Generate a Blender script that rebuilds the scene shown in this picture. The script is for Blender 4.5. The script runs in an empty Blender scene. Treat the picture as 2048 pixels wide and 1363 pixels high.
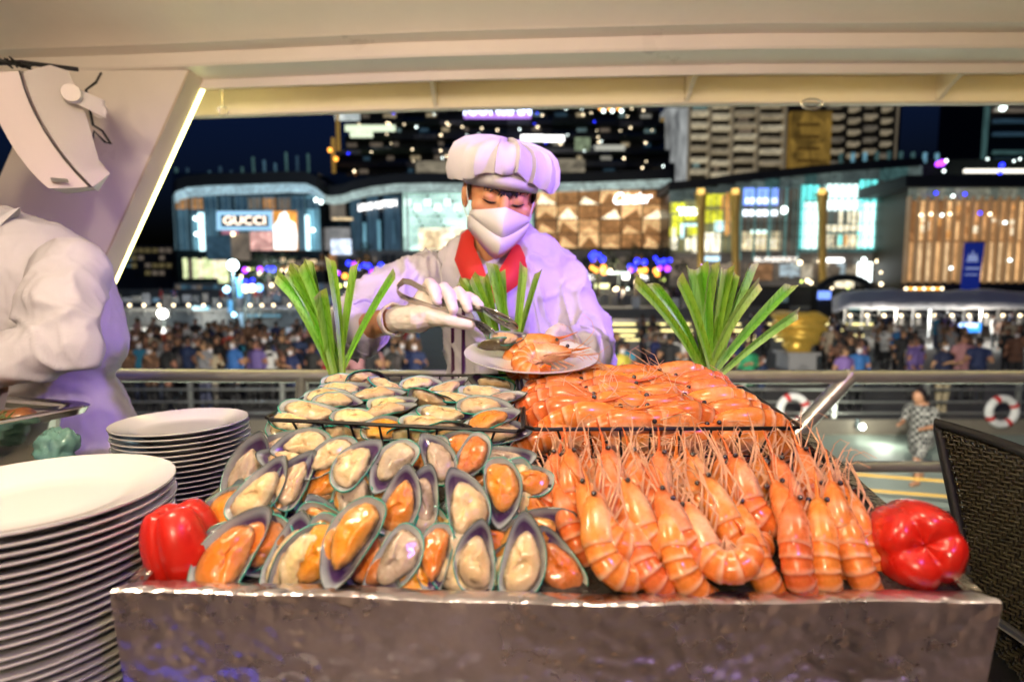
import bpy, bmesh, math, random
import numpy as np
from math import sin, cos, pi, radians, sqrt
from mathutils import Vector, Matrix, noise
from mathutils.bvhtree import BVHTree
V = Vector
random.seed(11)
SC = bpy.context.scene
COL = SC.collection
CZ = 1.30                       # eye height above the boat deck
F = 2048 * 20.0 / 36.0          # focal length in photograph pixels
PITCH = radians(5.0)

# ---------------------------------------------------------------- camera
cam_d = bpy.data.cameras.new('camera'); cam = bpy.data.objects.new('camera', cam_d); COL.objects.link(cam)
cam.location = (0, 0, CZ); cam.rotation_euler = (radians(90) - PITCH, 0, 0)
cam_d.lens = 20.0; cam_d.sensor_width = 36.0; cam_d.clip_start = 0.02; cam_d.clip_end = 3000
cam_d.dof.use_dof = True; cam_d.dof.focus_distance = 0.86; cam_d.dof.aperture_fstop = 2.8
SC.camera = cam
# ---------------------------------------------------------------- night sky
W = bpy.data.worlds.new('World'); SC.world = W; W.use_nodes = True
wn = W.node_tree.nodes; bg = wn['Background']
sky = wn.new('ShaderNodeTexSky'); sky.sky_type = 'NISHITA'; sky.sun_disc = False
sky.sun_elevation = radians(-3.0); sky.sun_rotation = radians(200)
tint = wn.new('ShaderNodeMix'); tint.data_type = 'RGBA'; tint.blend_type = 'MULTIPLY'; tint.inputs[0].default_value = 1; tint.inputs[7].default_value = (.35, 1.05, 4.2, 1)   # night blue
W.node_tree.links.new(sky.outputs[0], tint.inputs[6]); W.node_tree.links.new(tint.outputs[2], bg.inputs[0]); bg.inputs[1].default_value = 0.12
# ---------------------------------------------------------------- moon-weak sun
sd = bpy.data.lights.new('moonlight', 'SUN'); sd.energy = 0.02; sd.angle = radians(0.5); sd.color = (.8, .88, 1)
so = bpy.data.objects.new('moonlight', sd); COL.objects.link(so); so.rotation_euler = (radians(40), 0, radians(200)); so.location = (0, 0, 60)
# ---------------------------------------------------------------- exposure
SC.view_settings.view_transform = 'Standard'; SC.view_settings.look = 'None'
SC.view_settings.gamma = 1.0; SC.view_settings.exposure = 0.10; SC.view_settings.use_curve_mapping = False
SC.cycles.use_denoising = True
SC.cycles.max_bounces = 7; SC.cycles.diffuse_bounces = 3; SC.cycles.glossy_bounces = 3; SC.cycles.transmission_bounces = 4
SC.cycles.sample_clamp_indirect = 6.0
SC.cycles.caustics_reflective = False; SC.cycles.caustics_refractive = False
# ---------------------------------------------------------------- boat lamps, all unseen, assumed or added (fixtures are modelled further down)
def spot(name, loc, aim, energy, color, size=140, blend=.6, radius=.04):
    d = bpy.data.lights.new(name, 'SPOT'); d.energy = energy; d.color = color
    d.spot_size = radians(size); d.spot_blend = blend; d.shadow_soft_size = radius
    o = bpy.data.objects.new(name, d); COL.objects.link(o); o.location = loc
    o.rotation_euler = (V(aim) - V(loc)).to_track_quat('-Z', 'Y').to_euler(); return o
def point(name, loc, energy, color, radius=.1):
    d = bpy.data.lights.new(name, 'POINT'); d.energy = energy; d.color = color; d.shadow_soft_size = radius
    o = bpy.data.objects.new(name, d); COL.objects.link(o); o.location = loc; return o
WARM = (1, .80, .55); VIO = (.36, .16, 1.0)
ASSUMED_SPOTS = [((1.30, .30, 1.98), (.10, 1.40, 1.42), 300, VIO, 44), ((.55, -.35, 2.05), (.2, .8, 1.0), 26, VIO, 120)]  # violet spots out of view, assumed from the violet tint
ASSUMED_PENDANTS = [((-.62, .54, 1.84), 36, WARM), ((.12, .40, 1.82), 14, WARM), ((1.05, .45, 1.80), 10, WARM), ((-.3, -1.0, 1.80), 92, WARM)]  # pendants out of view, assumed; the cabin one added to brighten ceiling and tray
for l, e, c in ASSUMED_PENDANTS: point('assumed_pendant_light', l, e, c, .065)
ADDED_FLOODS = [((-1.7, 2.66, 2.2), (-4, 15, -2.4)), ((2.0, 2.46, 2.2), (4.5, 12, -2.4))]  # unseen floodlights added to light the pier and crowd
for i, (l, a, e, c, z) in enumerate(ASSUMED_SPOTS): spot('assumed_spot_light', l, a, e, c, z)
for l, a in ADDED_FLOODS: spot('added_pier_light', l, a, 2800 if l[0] < 0 else 5200, (1, .93, .80), 130, .5, .08)

# ---------------------------------------------------------------- helpers
def at(px, py, Y):
    """world point seen at photograph pixel (px, py) and standing Y metres ahead"""
    dx = (px - 1024) / F; dz = (681.5 - py) / F
    y = cos(PITCH) + dz * sin(PITCH); z = -sin(PITCH) + dz * cos(PITCH)
    return V((dx / y * Y, Y, CZ + z / y * Y))
def S(r, g, b):
    f = lambda c: (c / 255 / 12.92) if c / 255 <= .04045 else ((c / 255 + .055) / 1.055) ** 2.4
    return (f(r), f(g), f(b))
MATS = {}
def M(name, color=(.5, .5, .5), rough=.5, metal=0., spec=.5, var=None, bump=None, emit=None, attr=False, sss=0., coat=0.,
      rand=0., trans=0., alpha=1., ior=1.45, tex='noise', bump2=None, sssr=(.01, .005, .003), stretch=(1, 1, 1)):
    m = bpy.data.materials.new(name); m.use_nodes = True; MATS[name] = m
    nt = m.node_tree; n = nt.nodes; L = nt.links; p = n['Principled BSDF']
    p.inputs['Base Color'].default_value = (*color, 1); p.inputs['Roughness'].default_value = rough
    p.inputs['Metallic'].default_value = metal; p.inputs['Specular IOR Level'].default_value = spec
    p.inputs['IOR'].default_value = ior
    p.inputs['Coat Weight'].default_value = coat; p.inputs['Coat Roughness'].default_value = .08
    p.inputs['Transmission Weight'].default_value = trans; p.inputs['Alpha'].default_value = alpha
    if sss:
        p.inputs['Subsurface Weight'].default_value = sss; p.inputs['Subsurface Radius'].default_value = sssr
        p.inputs['Subsurface Scale'].default_value = 1.0
    tc = n.new('ShaderNodeTexCoord'); mp = n.new('ShaderNodeMapping'); mp.inputs['Scale'].default_value = stretch
    L.new(tc.outputs['Object'], mp.inputs[0]); co = mp.outputs[0]
    base = None
    if attr:
        a = n.new('ShaderNodeAttribute'); a.attribute_name = 'col'; base = a.outputs['Color']
    if var:
        t = n.new('ShaderNodeTexNoise'); t.inputs['Scale'].default_value = var[0]; t.inputs['Detail'].default_value = 6
        t.inputs['Roughness'].default_value = .65
        L.new(co, t.inputs[0])
        hs = n.new('ShaderNodeMapRange'); hs.inputs[1].default_value = .25; hs.inputs[2].default_value = .75
        hs.inputs[3].default_value = 1 - var[1]; hs.inputs[4].default_value = 1 + var[1]
        L.new(t.outputs[0], hs.inputs[0])
        mx = n.new('ShaderNodeMix'); mx.data_type = 'RGBA'; mx.blend_type = 'MULTIPLY'; mx.inputs[0].default_value = 1
        if base: L.new(base, mx.inputs[6])
        else: mx.inputs[6].default_value = (*color, 1)
        L.new(hs.outputs[0], mx.inputs[7]); base = mx.outputs[2]
        rr = n.new('ShaderNodeMapRange'); rr.inputs[1].default_value = .3; rr.inputs[2].default_value = .7
        rr.inputs[3].default_value = max(.02, rough - .08); rr.inputs[4].default_value = min(1, rough + .1)
        L.new(t.outputs[0], rr.inputs[0]); L.new(rr.outputs[0], p.inputs['Roughness'])
    if rand:
        oi = n.new('ShaderNodeObjectInfo'); hv = n.new('ShaderNodeHueSaturation')
        r1 = n.new('ShaderNodeMapRange'); r1.inputs[3].default_value = .5 - rand * .12; r1.inputs[4].default_value = .5 + rand * .12
        r2 = n.new('ShaderNodeMapRange'); r2.inputs[3].default_value = 1 - rand; r2.inputs[4].default_value = 1 + rand
        L.new(oi.outputs['Random'], r1.inputs[0]); L.new(oi.outputs['Random'], r2.inputs[0])
        L.new(r1.outputs[0], hv.inputs['Hue']); L.new(r2.outputs[0], hv.inputs['Value'])
        if base: L.new(base, hv.inputs['Color'])
        else: hv.inputs['Color'].default_value = (*color, 1)
        base = hv.outputs[0]
    if base: L.new(base, p.inputs['Base Color'])
    prev = None
    for b in (bump, bump2):
        if not b: continue
        if len(b) > 3 and b[3] == 'voronoi':
            t = n.new('ShaderNodeTexVoronoi'); t.feature = 'SMOOTH_F1'; t.inputs['Scale'].default_value = b[0]
        else:
            t = n.new('ShaderNodeTexNoise'); t.inputs['Scale'].default_value = b[0]; t.inputs['Detail'].default_value = 4
        L.new(co, t.inputs[0])
        bp = n.new('ShaderNodeBump'); bp.inputs['Strength'].default_value = b[1]; bp.inputs['Distance'].default_value = b[2]
        L.new(t.outputs[0], bp.inputs['Height'])
        if prev: L.new(prev, bp.inputs['Normal'])
        prev = bp.outputs[0]
    if prev: L.new(prev, p.inputs['Normal'])
    if emit:
        p.inputs['Emission Color'].default_value = (*emit[0], 1); p.inputs['Emission Strength'].default_value = emit[1]
        if attr: L.new(base, p.inputs['Emission Color'])
    return m
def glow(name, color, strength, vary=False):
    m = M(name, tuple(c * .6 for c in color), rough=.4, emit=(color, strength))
    if vary:      # uneven glow: interiors behind windows, and light painted on walls and slabs
        nt = m.node_tree; n = nt.nodes; L = nt.links; tc = n.new('ShaderNodeTexCoord'); oi = n.new('ShaderNodeObjectInfo')
        ad = n.new('ShaderNodeVectorMath'); ad.operation = 'ADD'; L.new(tc.outputs['Object'], ad.inputs[0]); L.new(oi.outputs['Location'], ad.inputs[1])
        vo = n.new('ShaderNodeTexVoronoi'); vo.inputs['Scale'].default_value = 3.2; L.new(ad.outputs[0], vo.inputs[0])
        no = n.new('ShaderNodeTexNoise'); no.inputs['Scale'].default_value = 5; no.inputs['Detail'].default_value = 5; L.new(ad.outputs[0], no.inputs[0])
        sx = n.new('ShaderNodeSeparateColor'); L.new(vo.outputs['Color'], sx.inputs[0])
        a = n.new('ShaderNodeMath'); a.operation = 'MULTIPLY_ADD'; L.new(sx.outputs[0], a.inputs[0]); a.inputs[1].default_value = .7; a.inputs[2].default_value = .55
        b = n.new('ShaderNodeMapRange'); b.inputs[1].default_value = .3; b.inputs[2].default_value = .7; b.inputs[3].default_value = .45; b.inputs[4].default_value = 1.5; L.new(no.outputs[0], b.inputs[0])
        c = n.new('ShaderNodeMath'); c.operation = 'MULTIPLY'; L.new(a.outputs[0], c.inputs[0]); L.new(b.outputs[0], c.inputs[1])
        d = n.new('ShaderNodeMath'); d.operation = 'MULTIPLY'; L.new(c.outputs[0], d.inputs[0]); d.inputs[1].default_value = strength; L.new(d.outputs[0], n['Principled BSDF'].inputs['Emission Strength'])
    return m

class MB:
    def __init__(s): s.v = []; s.f = []; s.c = []
    def add(s, vs, fs, col=None):
        o = len(s.v); s.v += [V(x) for x in vs]; s.f += [tuple(i + o for i in f) for f in fs]
        if col is None: col = (.5, .5, .5)
        s.c += (list(col) if len(vs) and isinstance(col, list) else [col] * len(vs)); return s
    def box(s, c, d, rot=None, col=None):
        vs = [V((x * d[0] / 2, y * d[1] / 2, z * d[2] / 2)) for x in (-1, 1) for y in (-1, 1) for z in (-1, 1)]
        if rot is not None: vs = [rot @ v for v in vs]
        return s.add([v + V(c) for v in vs], [(0, 1, 3, 2), (4, 6, 7, 5), (0, 4, 5, 1), (2, 3, 7, 6), (0, 2, 6, 4), (1, 5, 7, 3)], col)
    def rings(s, R, closed=True, cap0=True, cap1=True, col=None):
        n = len(R[0]); vs = [p for r in R for p in r]; fs = []
        for i in range(len(R) - 1):
            for j in range(n if closed else n - 1):
                k = (j + 1) % n; fs.append((i * n + j, i * n + k, (i + 1) * n + k, (i + 1) * n + j))
        if cap0: fs.append(tuple(range(n - 1, -1, -1)))
        if cap1: fs.append(tuple((len(R) - 1) * n + j for j in range(n)))
        return s.add(vs, fs, col)
    def tube(s, path, rad, n=8, col=None, flat=1.0, upv=None):
        P = [V(p) for p in path]; R = []
        rad = rad if isinstance(rad, (list, tuple)) else [rad] * len(P)
        T0 = (P[1] - P[0]).normalized(); u = V(upv) if upv is not None else (V((0, 0, 1)) if abs(T0.z) < .9 else V((1, 0, 0)))
        for i, p in enumerate(P):
            T = ((P[i + 1] if i < len(P) - 1 else p) - (P[i - 1] if i else p)).normalized()
            a = T.cross(u)
            if a.length < 1e-6: a = T.orthogonal()
            a.normalize(); u = a.cross(T).normalized()
            R.append([p + (a * cos(2 * pi * k / n) + u * sin(2 * pi * k / n) * flat) * rad[i] for k in range(n)])
        return s.rings(R, col=col)
    def lathe(s, prof, c=(0, 0, 0), n=32, col=None, rot=None):
        R = [[V((r * cos(2 * pi * k / n), r * sin(2 * pi * k / n), z)) for k in range(n)] for r, z in prof]
        if rot is not None: R = [[rot @ p for p in r] for r in R]
        R = [[p + V(c) for p in r] for r in R]
        return s.rings(R, col=col)
    def ell(s, c, r, rot=None, n=14, m=9, col=None):
        R = []
        for i in range(m):
            t = pi * (i + .35) / (m - .3)
            t = min(t, pi - .08)
            R.append([V((r[0] * sin(t) * cos(2 * pi * k / n), r[1] * sin(t) * sin(2 * pi * k / n), -r[2] * cos(t))) for k in range(n)])
        if rot is not None: R = [[rot @ p for p in q] for q in R]
        return s.rings([[p + V(c) for p in q] for q in R], col=col)
    def cone(s, p0, r0, p1, r1, n=12, col=None):
        """capsule with two radii"""
        p0 = V(p0); p1 = V(p1); T = (p1 - p0)
        if T.length < 1e-6: return s.ell(p0, (r0, r0, r0), col=col)
        T.normalize(); a = T.orthogonal().normalized(); b = T.cross(a); R = []
        for t in (-.97, -.75, -.4, 0): R.append((p0 + T * r0 * t, r0 * sqrt(1 - t * t)))
        for t in (0, .4, .75, .97): R.append((p1 + T * r1 * t, r1 * sqrt(1 - t * t)))
        return s.rings([[p + (a * cos(2 * pi * k / n) + b * sin(2 * pi * k / n)) * r for k in range(n)] for p, r in R], col=col)
    def prism(s, poly, d, col=None):
        """polygon (list of points) pushed along vector d"""
        n = len(poly); d = V(d); vs = [V(p) for p in poly] + [V(p) + d for p in poly]
        fs = [tuple(range(n)), tuple(range(2 * n - 1, n - 1, -1))] + [(i, n + i, n + (i + 1) % n, (i + 1) % n) for i in range(n)]
        return s.add(vs, fs, col)
    def mesh(s, name, mat, smooth=True, cols=False, sharp=None):
        me = bpy.data.meshes.new(name); me.from_pydata([tuple(v) for v in s.v], [], s.f)
        if cols:
            a = me.color_attributes.new('col', 'FLOAT_COLOR', 'POINT')
            a.data.foreach_set('color', [x for c in s.c for x in (*c[:3], 1.0)])
        bm = bmesh.new(); bm.from_mesh(me); bmesh.ops.recalc_face_normals(bm, faces=bm.faces); bm.to_mesh(me); bm.free()
        if smooth: me.shade_smooth()
        if smooth and sharp: me.set_sharp_from_angle(angle=radians(sharp))
        if mat: me.materials.append(mat)
        return me
    def build(s, name, mat, parent=None, smooth=True, cols=False, sharp=40):
        return link(name, s.mesh(name, mat, smooth, cols, sharp), parent)
def link(name, me, parent=None, local=False):
    o = bpy.data.objects.new(name, me); COL.objects.link(o)
    if parent is not None:
        o.parent = parent
        if not local: 
            q = parent; off = V((0, 0, 0))
            while q is not None: off += V(q.location); q = q.parent
            o.matrix_parent_inverse = Matrix.Translation(-off)
    return o
def tag(o, label, cat, group=None):
    o['label'] = label; o['category'] = cat
    if group: o['group'] = group
    return o
def struct(o, kind='structure'): o['kind'] = kind; return o
def thing(name, label, cat, loc=(0, 0, 0), group=None):
    o = bpy.data.objects.new(name, None); COL.objects.link(o); o.location = loc; o.empty_display_size = .1
    return tag(o, label, cat, group)
def copy_tree(o, parent=None):
    c = o.copy(); COL.objects.link(c)
    if parent is not None: c.parent = parent
    for ch in o.children: copy_tree(ch, c)
    return c
UB = {}
def ubox(mat):
    if mat.name not in UB: UB[mat.name] = MB().box((0, 0, 0), (1, 1, 1)).mesh('block', mat, smooth=False)
    return UB[mat.name]
def bx(name, parent, c, d, mat, rz=0.):
    """box that shares one unit mesh per material, placed in world space under an unrotated parent"""
    o = link(name, ubox(mat), parent); o.location = c; o.scale = d; o.rotation_euler = (0, 0, rz); return o
def frame_mat(fwd, up, loc, sc=1.0):
    x = V(fwd).normalized(); z = V(up); z = (z - x * z.dot(x)).normalized(); y = z.cross(x)
    return Matrix(((x.x, y.x, z.x, loc[0]), (x.y, y.y, z.y, loc[1]), (x.z, y.z, z.z, loc[2]), (0, 0, 0, 1))) @ Matrix.Scale(sc, 4)
def remesh(mb, name, mat, voxel=.006, smooth=6, parent=None, cols=False, disp=None, local=False):
    """fuse overlapping closed shells into one continuous surface"""
    me = mb.mesh(name + '_raw', None, smooth=False)
    o = bpy.data.objects.new('tmp', me); COL.objects.link(o)
    r = o.modifiers.new('r', 'REMESH'); r.mode = 'VOXEL'; r.voxel_size = voxel
    if smooth:
        sm = o.modifiers.new('s', 'SMOOTH'); sm.iterations = smooth; sm.factor = .5
    dg = bpy.context.evaluated_depsgraph_get()
    out = bpy.data.meshes.new_from_object(o.evaluated_get(dg)); out.name = name
    bpy.data.objects.remove(o); bpy.data.meshes.remove(me)
    if disp:
        nv = [v.normal.copy() for v in out.vertices]
        for v, nn in zip(out.vertices, nv): v.co += disp(v.co.copy(), nn)
    if cols:
        pts = np.array([tuple(v) for v in mb.v]); cc = np.array([c[:3] for c in mb.c])
        from mathutils.kdtree import KDTree
        kd = KDTree(len(pts))
        for i, p in enumerate(pts): kd.insert(p, i)
        kd.balance()
        a = out.color_attributes.new('col', 'FLOAT_COLOR', 'POINT'); buf = []
        for v in out.vertices:
            c = cc[kd.find(v.co)[1]]; buf += [c[0], c[1], c[2], 1.0]
        a.data.foreach_set('color', buf)
    out.shade_smooth(); out.materials.clear()
    if mat: out.materials.append(mat)
    return link(name, out, parent, local)
def bez(p0, p1, p2, n=10):
    p0, p1, p2 = V(p0), V(p1), V(p2)
    return [p0 * (1 - t) ** 2 + p1 * 2 * t * (1 - t) + p2 * t * t for t in [i / (n - 1) for i in range(n)]]
def lerp(a, b, t): return a + (b - a) * t
def interp(tab, x):
    for (x0, y0), (x1, y1) in zip(tab, tab[1:]):
        if x <= x1: return y0 + (y1 - y0) * max(0, (x - x0)) / (x1 - x0)
    return tab[-1][1]
def text_mesh(name, body, size, mat, parent, origin, right, up, depth=.02, shear=0., bold=0., width=None):
    cu = bpy.data.curves.new(name, 'FONT'); cu.body = body; cu.size = 1; cu.extrude = .02; cu.shear = shear; cu.offset = bold
    cu.align_x = 'CENTER'; cu.align_y = 'CENTER'; cu.resolution_u = 3
    o = bpy.data.objects.new('tmp', cu); COL.objects.link(o)
    me = bpy.data.meshes.new_from_object(o.evaluated_get(bpy.context.evaluated_depsgraph_get()))
    bpy.data.objects.remove(o)
    xs = [v.co.x for v in me.vertices]; w = max(xs) - min(xs)
    r = V(right).normalized(); u = V(up).normalized(); n = r.cross(u)
    k = (width / w) if width else size
    for v in me.vertices: v.co = V(origin) + r * v.co.x * k + u * v.co.y * size + n * v.co.z * depth * 50
    me.materials.clear(); me.materials.append(mat); me.name = name
    return link(name, me, parent)
# ================================================================= the boat
BLK0 = M('lamp_black', (.02, .02, .02), rough=.5)
PAINT = M('boat_white_paint', S(242, 232, 218), rough=.34, var=(3, .05), bump=(6, .12, .01))
PAINT2 = M('boat_ceiling_paint', S(242, 230, 212), rough=.42, var=(2.2, .06), bump=(4, .1, .01))
STEEL = M('polished_steel', (.88, .86, .82), rough=.17, metal=.72, var=(14, .08), bump=(40, .03, .002))
def path_off(x):          # the deck edge bows slightly: distance ahead of the camera at x
    return interp([(-4, .36), (-1.3, .17), (-.3, .07), (.7, .01), (2, 0), (4.5, .06)], x)
XS = [-4 + .25 * i for i in range(35)]
def sweep(prof, thick_up=.06):
    mb = MB(); R = []
    for x in XS:
        o = path_off(x); R.append([V((x, y + o * 1.0, CZ + z)) for y, z in prof])
    return mb.rings(R, closed=True)
# ceiling sheet with cove, closed profile (y, z above the eye)
sweep([(-3.2, .95), (-1.0, .93), (.6, .885), (1.45, .855), (1.70, .832), (1.762, .805), (1.768, .80), (1.768, .95), (1.6, 1.02), (-3.2, 1.08)]).build('ceiling', PAINT2, sharp=25)
struct(bpy.data.objects['ceiling'])
beam = thing('roof_edge_beam', 'cream painted stepped roof edge beam over the open side of the boat', 'beam', (0, 2, CZ + .7))
sweep([(1.769, .799), (1.832, .796), (1.832, .76), (1.836, .752), (1.836, .98), (1.769, .98)]).build('fascia', PAINT, beam, sharp=25)
sweep([(1.837, .752), (1.945, .751), (1.951, .748), (1.951, .721), (1.957, .7185), (1.964, .721), (1.964, .98), (1.837, .98)]).build('lip', PAINT, beam, sharp=25)
sweep([(1.965, .80), (2.2, .80), (2.2, .708), (2.205, .703), (2.235, .703), (2.24, .71), (2.24, .98), (1.965, .98)]).build('outer_face', PAINT, beam, sharp=25)
for px, w in ((858, 10), (1392, 20), (1918, 32)):
    c = at(px, 170, 2.1); yo = path_off(c.x)
    mb = MB()
    pts = [(1.97, .80), (2.199, .80), (2.199, .715), (2.185, .712), (2.15, .735), (2.09, .765), (2.02, .778), (1.97, .785)]
    mb.prism([V((c.x - .008, y + yo, CZ + z)) for y, z in pts], (.016, 0, 0))
    mb.build('bracket', PAINT, beam, smooth=False)
for px, py in ((456, 235), (1612, 222)):
    c = at(px, py, 2.19 + path_off(at(px, py, 2.2).x)); 
    h = tag(bpy.data.objects.new('hook', None), 'small metal hook hanging under the roof beam by the %s' % ('lit strip' if px < 900 else 'far tower'), 'hook'); COL.objects.link(h); h.location = c
    mb = MB()
    if px < 900:
        mb.tube([c + V((0, -.04, .12)), c + V((.001, -.04, .07)), c + V((0, -.04, .03))], [.008, .006, .005])
    mb2 = MB().tube([c + V((.02 * sin(a) * (1 if px < 900 else 2.0), -.04, .013 - .018 * cos(a))) for a in [i * pi * 2 / 12 for i in range(13)]], .0035 , 6)
    if px < 900: mb.build('shank', STEEL, h)
    mb2.build('ring', STEEL, h)
# ---------------- slanted pillar with its light strip
pil = thing('slanted_pillar', 'cream slanted boat pillar edged with a glowing yellow light strip', 'pillar', (-1.6, 2.1, 0))
YP = 2.02
tl, tr = at(100, 118, YP), at(372, 150, YP)
dn = V((-(372 - 188), 0, -(597 - 150)))
br = at(175, 590, YP); k = (tr.z - 0) / (tr.z - br.z)
bot_r = tr + (br - tr) * k; bot_l = bot_r + (tl - tr)
tl.y = tr.y = bot_r.y = bot_l.y = YP
up1 = tr + (tr - br).normalized() * .22; up0 = tl + (tr - br).normalized() * .22
MB().prism([up0, up1, bot_r, bot_l], (0, .095, 0)).build('panel', PAINT, pil, smooth=False)
e0 = at(376, 158, YP - .02); e1 = at(404, 176, YP + .10); 
d2 = (br - tr).normalized(); Lp = (bot_r - tr).length
def band(a, b, w): return [a + d2 * -.16, b + d2 * -.16, b + d2 * (Lp - .02), a + d2 * (Lp - .02)]
A0 = tr + V((.001, -.003, 0)); B0 = tr + V((.001, .099, 0))
MB().prism(band(A0, B0, 0), (.008, 0, .0)).build('edge_trim', M('trim_paint', S(206, 190, 160), rough=.3), pil, smooth=False)
LEDY = glow('led_strip_yellow', (1, .93, .34), 9.0)
s0 = at(405, 178, YP + .098); s1 = at(213, 597, YP + .098); dd = (s1 - s0)
MB().tube([s0 + dd * t for t in (0, .25, .5, .75, 1.0, 1.6, 2.0)], .0085, 8).build('light_strip', LEDY, pil)
sweep([(2.250, .752), (2.266, .752), (2.266, .736), (2.250, .736)]).build('light_strip', LEDY, beam, smooth=False)  # assumed strip, out of view, lighting the rail from outside
sweep([(1.980, .792), (1.992, .792), (1.992, .780), (1.980, .780)]).build('added_cove_strip', glow('added_strip_amber', (1, .74, .22), 3.0), beam, smooth=False)  # unseen strip added to tint the outer face yellow
for l, a in ADDED_FLOODS:  # housings of the hidden floodlights added to brighten the pier
    t = thing('added_pier_flood', 'added outward floodlight hidden at the outer roof edge %s' % ('by the slanted pillar' if l[0] < 0 else 'toward the pier fence'), 'lamp', l)
    MB().box(V(l) + V((0, -.09, .03)), (.2, .08, .14)).build('housing', BLK0, t, smooth=False)
    MB().box(V(l) + V((0, -.15, .10)), (.04, .3, .03)).build('arm', BLK0, t, smooth=False)
# ---------------- handrail
rail = thing('boat_handrail', 'polished steel handrail with lower rail along the boat side', 'railing', (0, 2, 0))
def tubeb(pts, r, name, parent, mat=STEEL, n=20): return MB().tube(pts, r, n).build(name, mat, parent, sharp=60)
YR = 2.0
rz = at(1024, 754, YR).z
tubeb([V((-3.4, YR + .35, rz)), V((-1.6, YR + .06, rz)), V((0, YR, rz)), V((2.2, YR, rz + .002)), V((3.6, YR + .06, rz))], .0255, 'top_rail', rail)
lz = at(1024, 933, YR).z
tubeb([V((-3.4, YR + .35, lz)), V((-1.6, YR + .06, lz)), V((0, YR, lz)), V((3.6, YR, lz))], .021, 'lower_rail', rail)
p0 = at(1688, 764, YR); p1 = at(1590, 868, YR + .02); q = p0 + (p1 - p0) * 2.1
tubeb([p0 - (p1 - p0) * .16, q, q + (p1 - p0) * 1.6], .029, 'stanchion', rail)
tubeb([V((-.75, YR + .02, rz)), V((-.85, YR + .04, .0))], .022, 'stanchion', rail)
tubeb([V((3.0, YR, rz)), V((2.7, YR, .0))], .022, 'stanchion', rail)
# ---------------- deck, cabin behind the camera
DECK = M('deck_vinyl', S(112, 102, 104), rough=.45, var=(5, .2))
struct(MB().box((0, -.4, -.05), (9, 5.2, .1)).build('deck', DECK, smooth=False))
struct(MB().box((0, 2.16, -1.0), (16, .1, 2.1)).build('hull_side', PAINT, smooth=False))
CAB = M('cabin_panel', S(205, 175, 150), rough=.5, var=(2, .15))
struct(MB().box((0, -3.05, 1.15), (9, .1, 2.3)).build('cabin_wall', CAB, smooth=False))
# ---------------- assumed spot and pendant lamps, out of view
BEZ = M('lamp_bezel', (.7, .7, .68), rough=.3, metal=.8)
for i, (l, a, e, c, zz_) in enumerate(ASSUMED_SPOTS):
    nm = 'warm' if c is WARM else 'violet'
    where = ['at the ceiling above the wicker chair', 'behind the serving counter'][i]
    t = thing('assumed_spot_lamp', 'assumed small round %s spot lamp %s' % (nm, where), 'lamp', l)
    zt = CZ + .9
    MB().lathe([(.001, l[2] + .02), (.05, l[2] + .02), (.055, l[2] - .004), (.048, l[2] - .006), (.047, l[2] + .012), (.001, l[2] + .012)], (l[0], l[1], 0), 20).build('housing', BEZ, t)
    MB().tube([V((l[0], l[1], l[2] + .02)), V((l[0], l[1], zt + .02))], .008, 8).build('stem', BEZ, t)
GLB = glow('assumed_pendant_globe', (1, .8, .58), 6)
for i, (l, e, c) in enumerate(ASSUMED_PENDANTS):
    t = thing('assumed_pendant_lamp', 'assumed round warm pendant lamp %s' % ['above the plate stacks', 'above the mussels and prawns', 'above the wicker chair', 'in the cabin behind the counter'][i], 'lamp', l)
    MB().ell(V(l), (.038, .038, .038), n=16, m=12).build('globe', GLB, t)
    MB().tube([V(l) + V((0, 0, .045)), V((l[0], l[1], CZ + .93))], .005, 6).build('cord', BLK0, t)
# ---------------- speaker on the pillar
SPK = M('speaker_shell', S(226, 216, 212), rough=.5, bump=(220, .08, .001))
SPG = M('speaker_grille', S(214, 200, 200), rough=.6, bump=(900, .3, .0006))
BLK = M('black_rubber', (.012, .012, .012), rough=.5)
sp = thing('wall_speaker', 'white wedge wall speaker on a swivel bracket beside the pillar', 'speaker', at(110, 260, 1.55))
YS = 1.50
def arc3(a, b, c, n=9): return bez(a, b * 2 - (a + c) * .5, c, n)
# grille: curved front strip; shell: body behind it
g0, g1, g2 = (-15, 138), (62, 268), (176, 372)
h0, h1, h2 = (36, 142), (85, 255), (176, 372)
k0, k1, k2 = (100, 130), (160, 262), (222, 345)
fr = arc3(at(-40, 145, YS - .10), at(20, 285, YS - .10), at(98, 377, YS - .10))
md = arc3(at(38, 143, YS - .06), at(88, 262, YS - .06), at(178, 374, YS - .06))
md2 = [p + V((.004, .006, 0)) for p in md]
m3 = arc3(at(52, 140, YS - .04), at(108, 258, YS - .04), at(190, 370, YS - .04))
bk = arc3(at(100, 130, YS + .04), at(150, 262, YS + .04), at(220, 347, YS + .03))
rr = arc3(at(136, 142, YS + .10), at(170, 225, YS + .09), at(196, 318, YS + .07))
far = [p + V((-.16, .06, .0)) for p in fr]
def strip_solid(rows, name, mat):
    mb = MB(); mb.rings([[r[i] for r in rows] for i in range(len(rows[0]))], closed=True); return mb.build(name, mat, sp, sharp=30)
strip_solid([fr, md, [p + V((-.01, .04, 0)) for p in md], [p + V((-.02, .08, 0)) for p in fr]], 'grille', SPG)
MB().tube([p + V((.004, -.004, 0)) for p in md], .0016, 6).build('seam', BLK, sp)
strip_solid([[p + V((.004, -.004, 0)) for p in md2], bk, rr, [p + V((-.03, .06, 0)) for p in md2]], 'shell', SPK)
b0 = at(145, 188, YS + .03); b1 = at(205, 215, YS + .10)
mb = MB().lathe([(.001, -.010), (.020, -.010), (.022, -.005), (.022, .012), (.001, .012)], b0, 22, rot=Matrix.Rotation(radians(90), 3, 'X') @ Matrix.Rotation(radians(20), 3, 'Y'))
mb.build('bracket_knob', SPK, sp)
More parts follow.
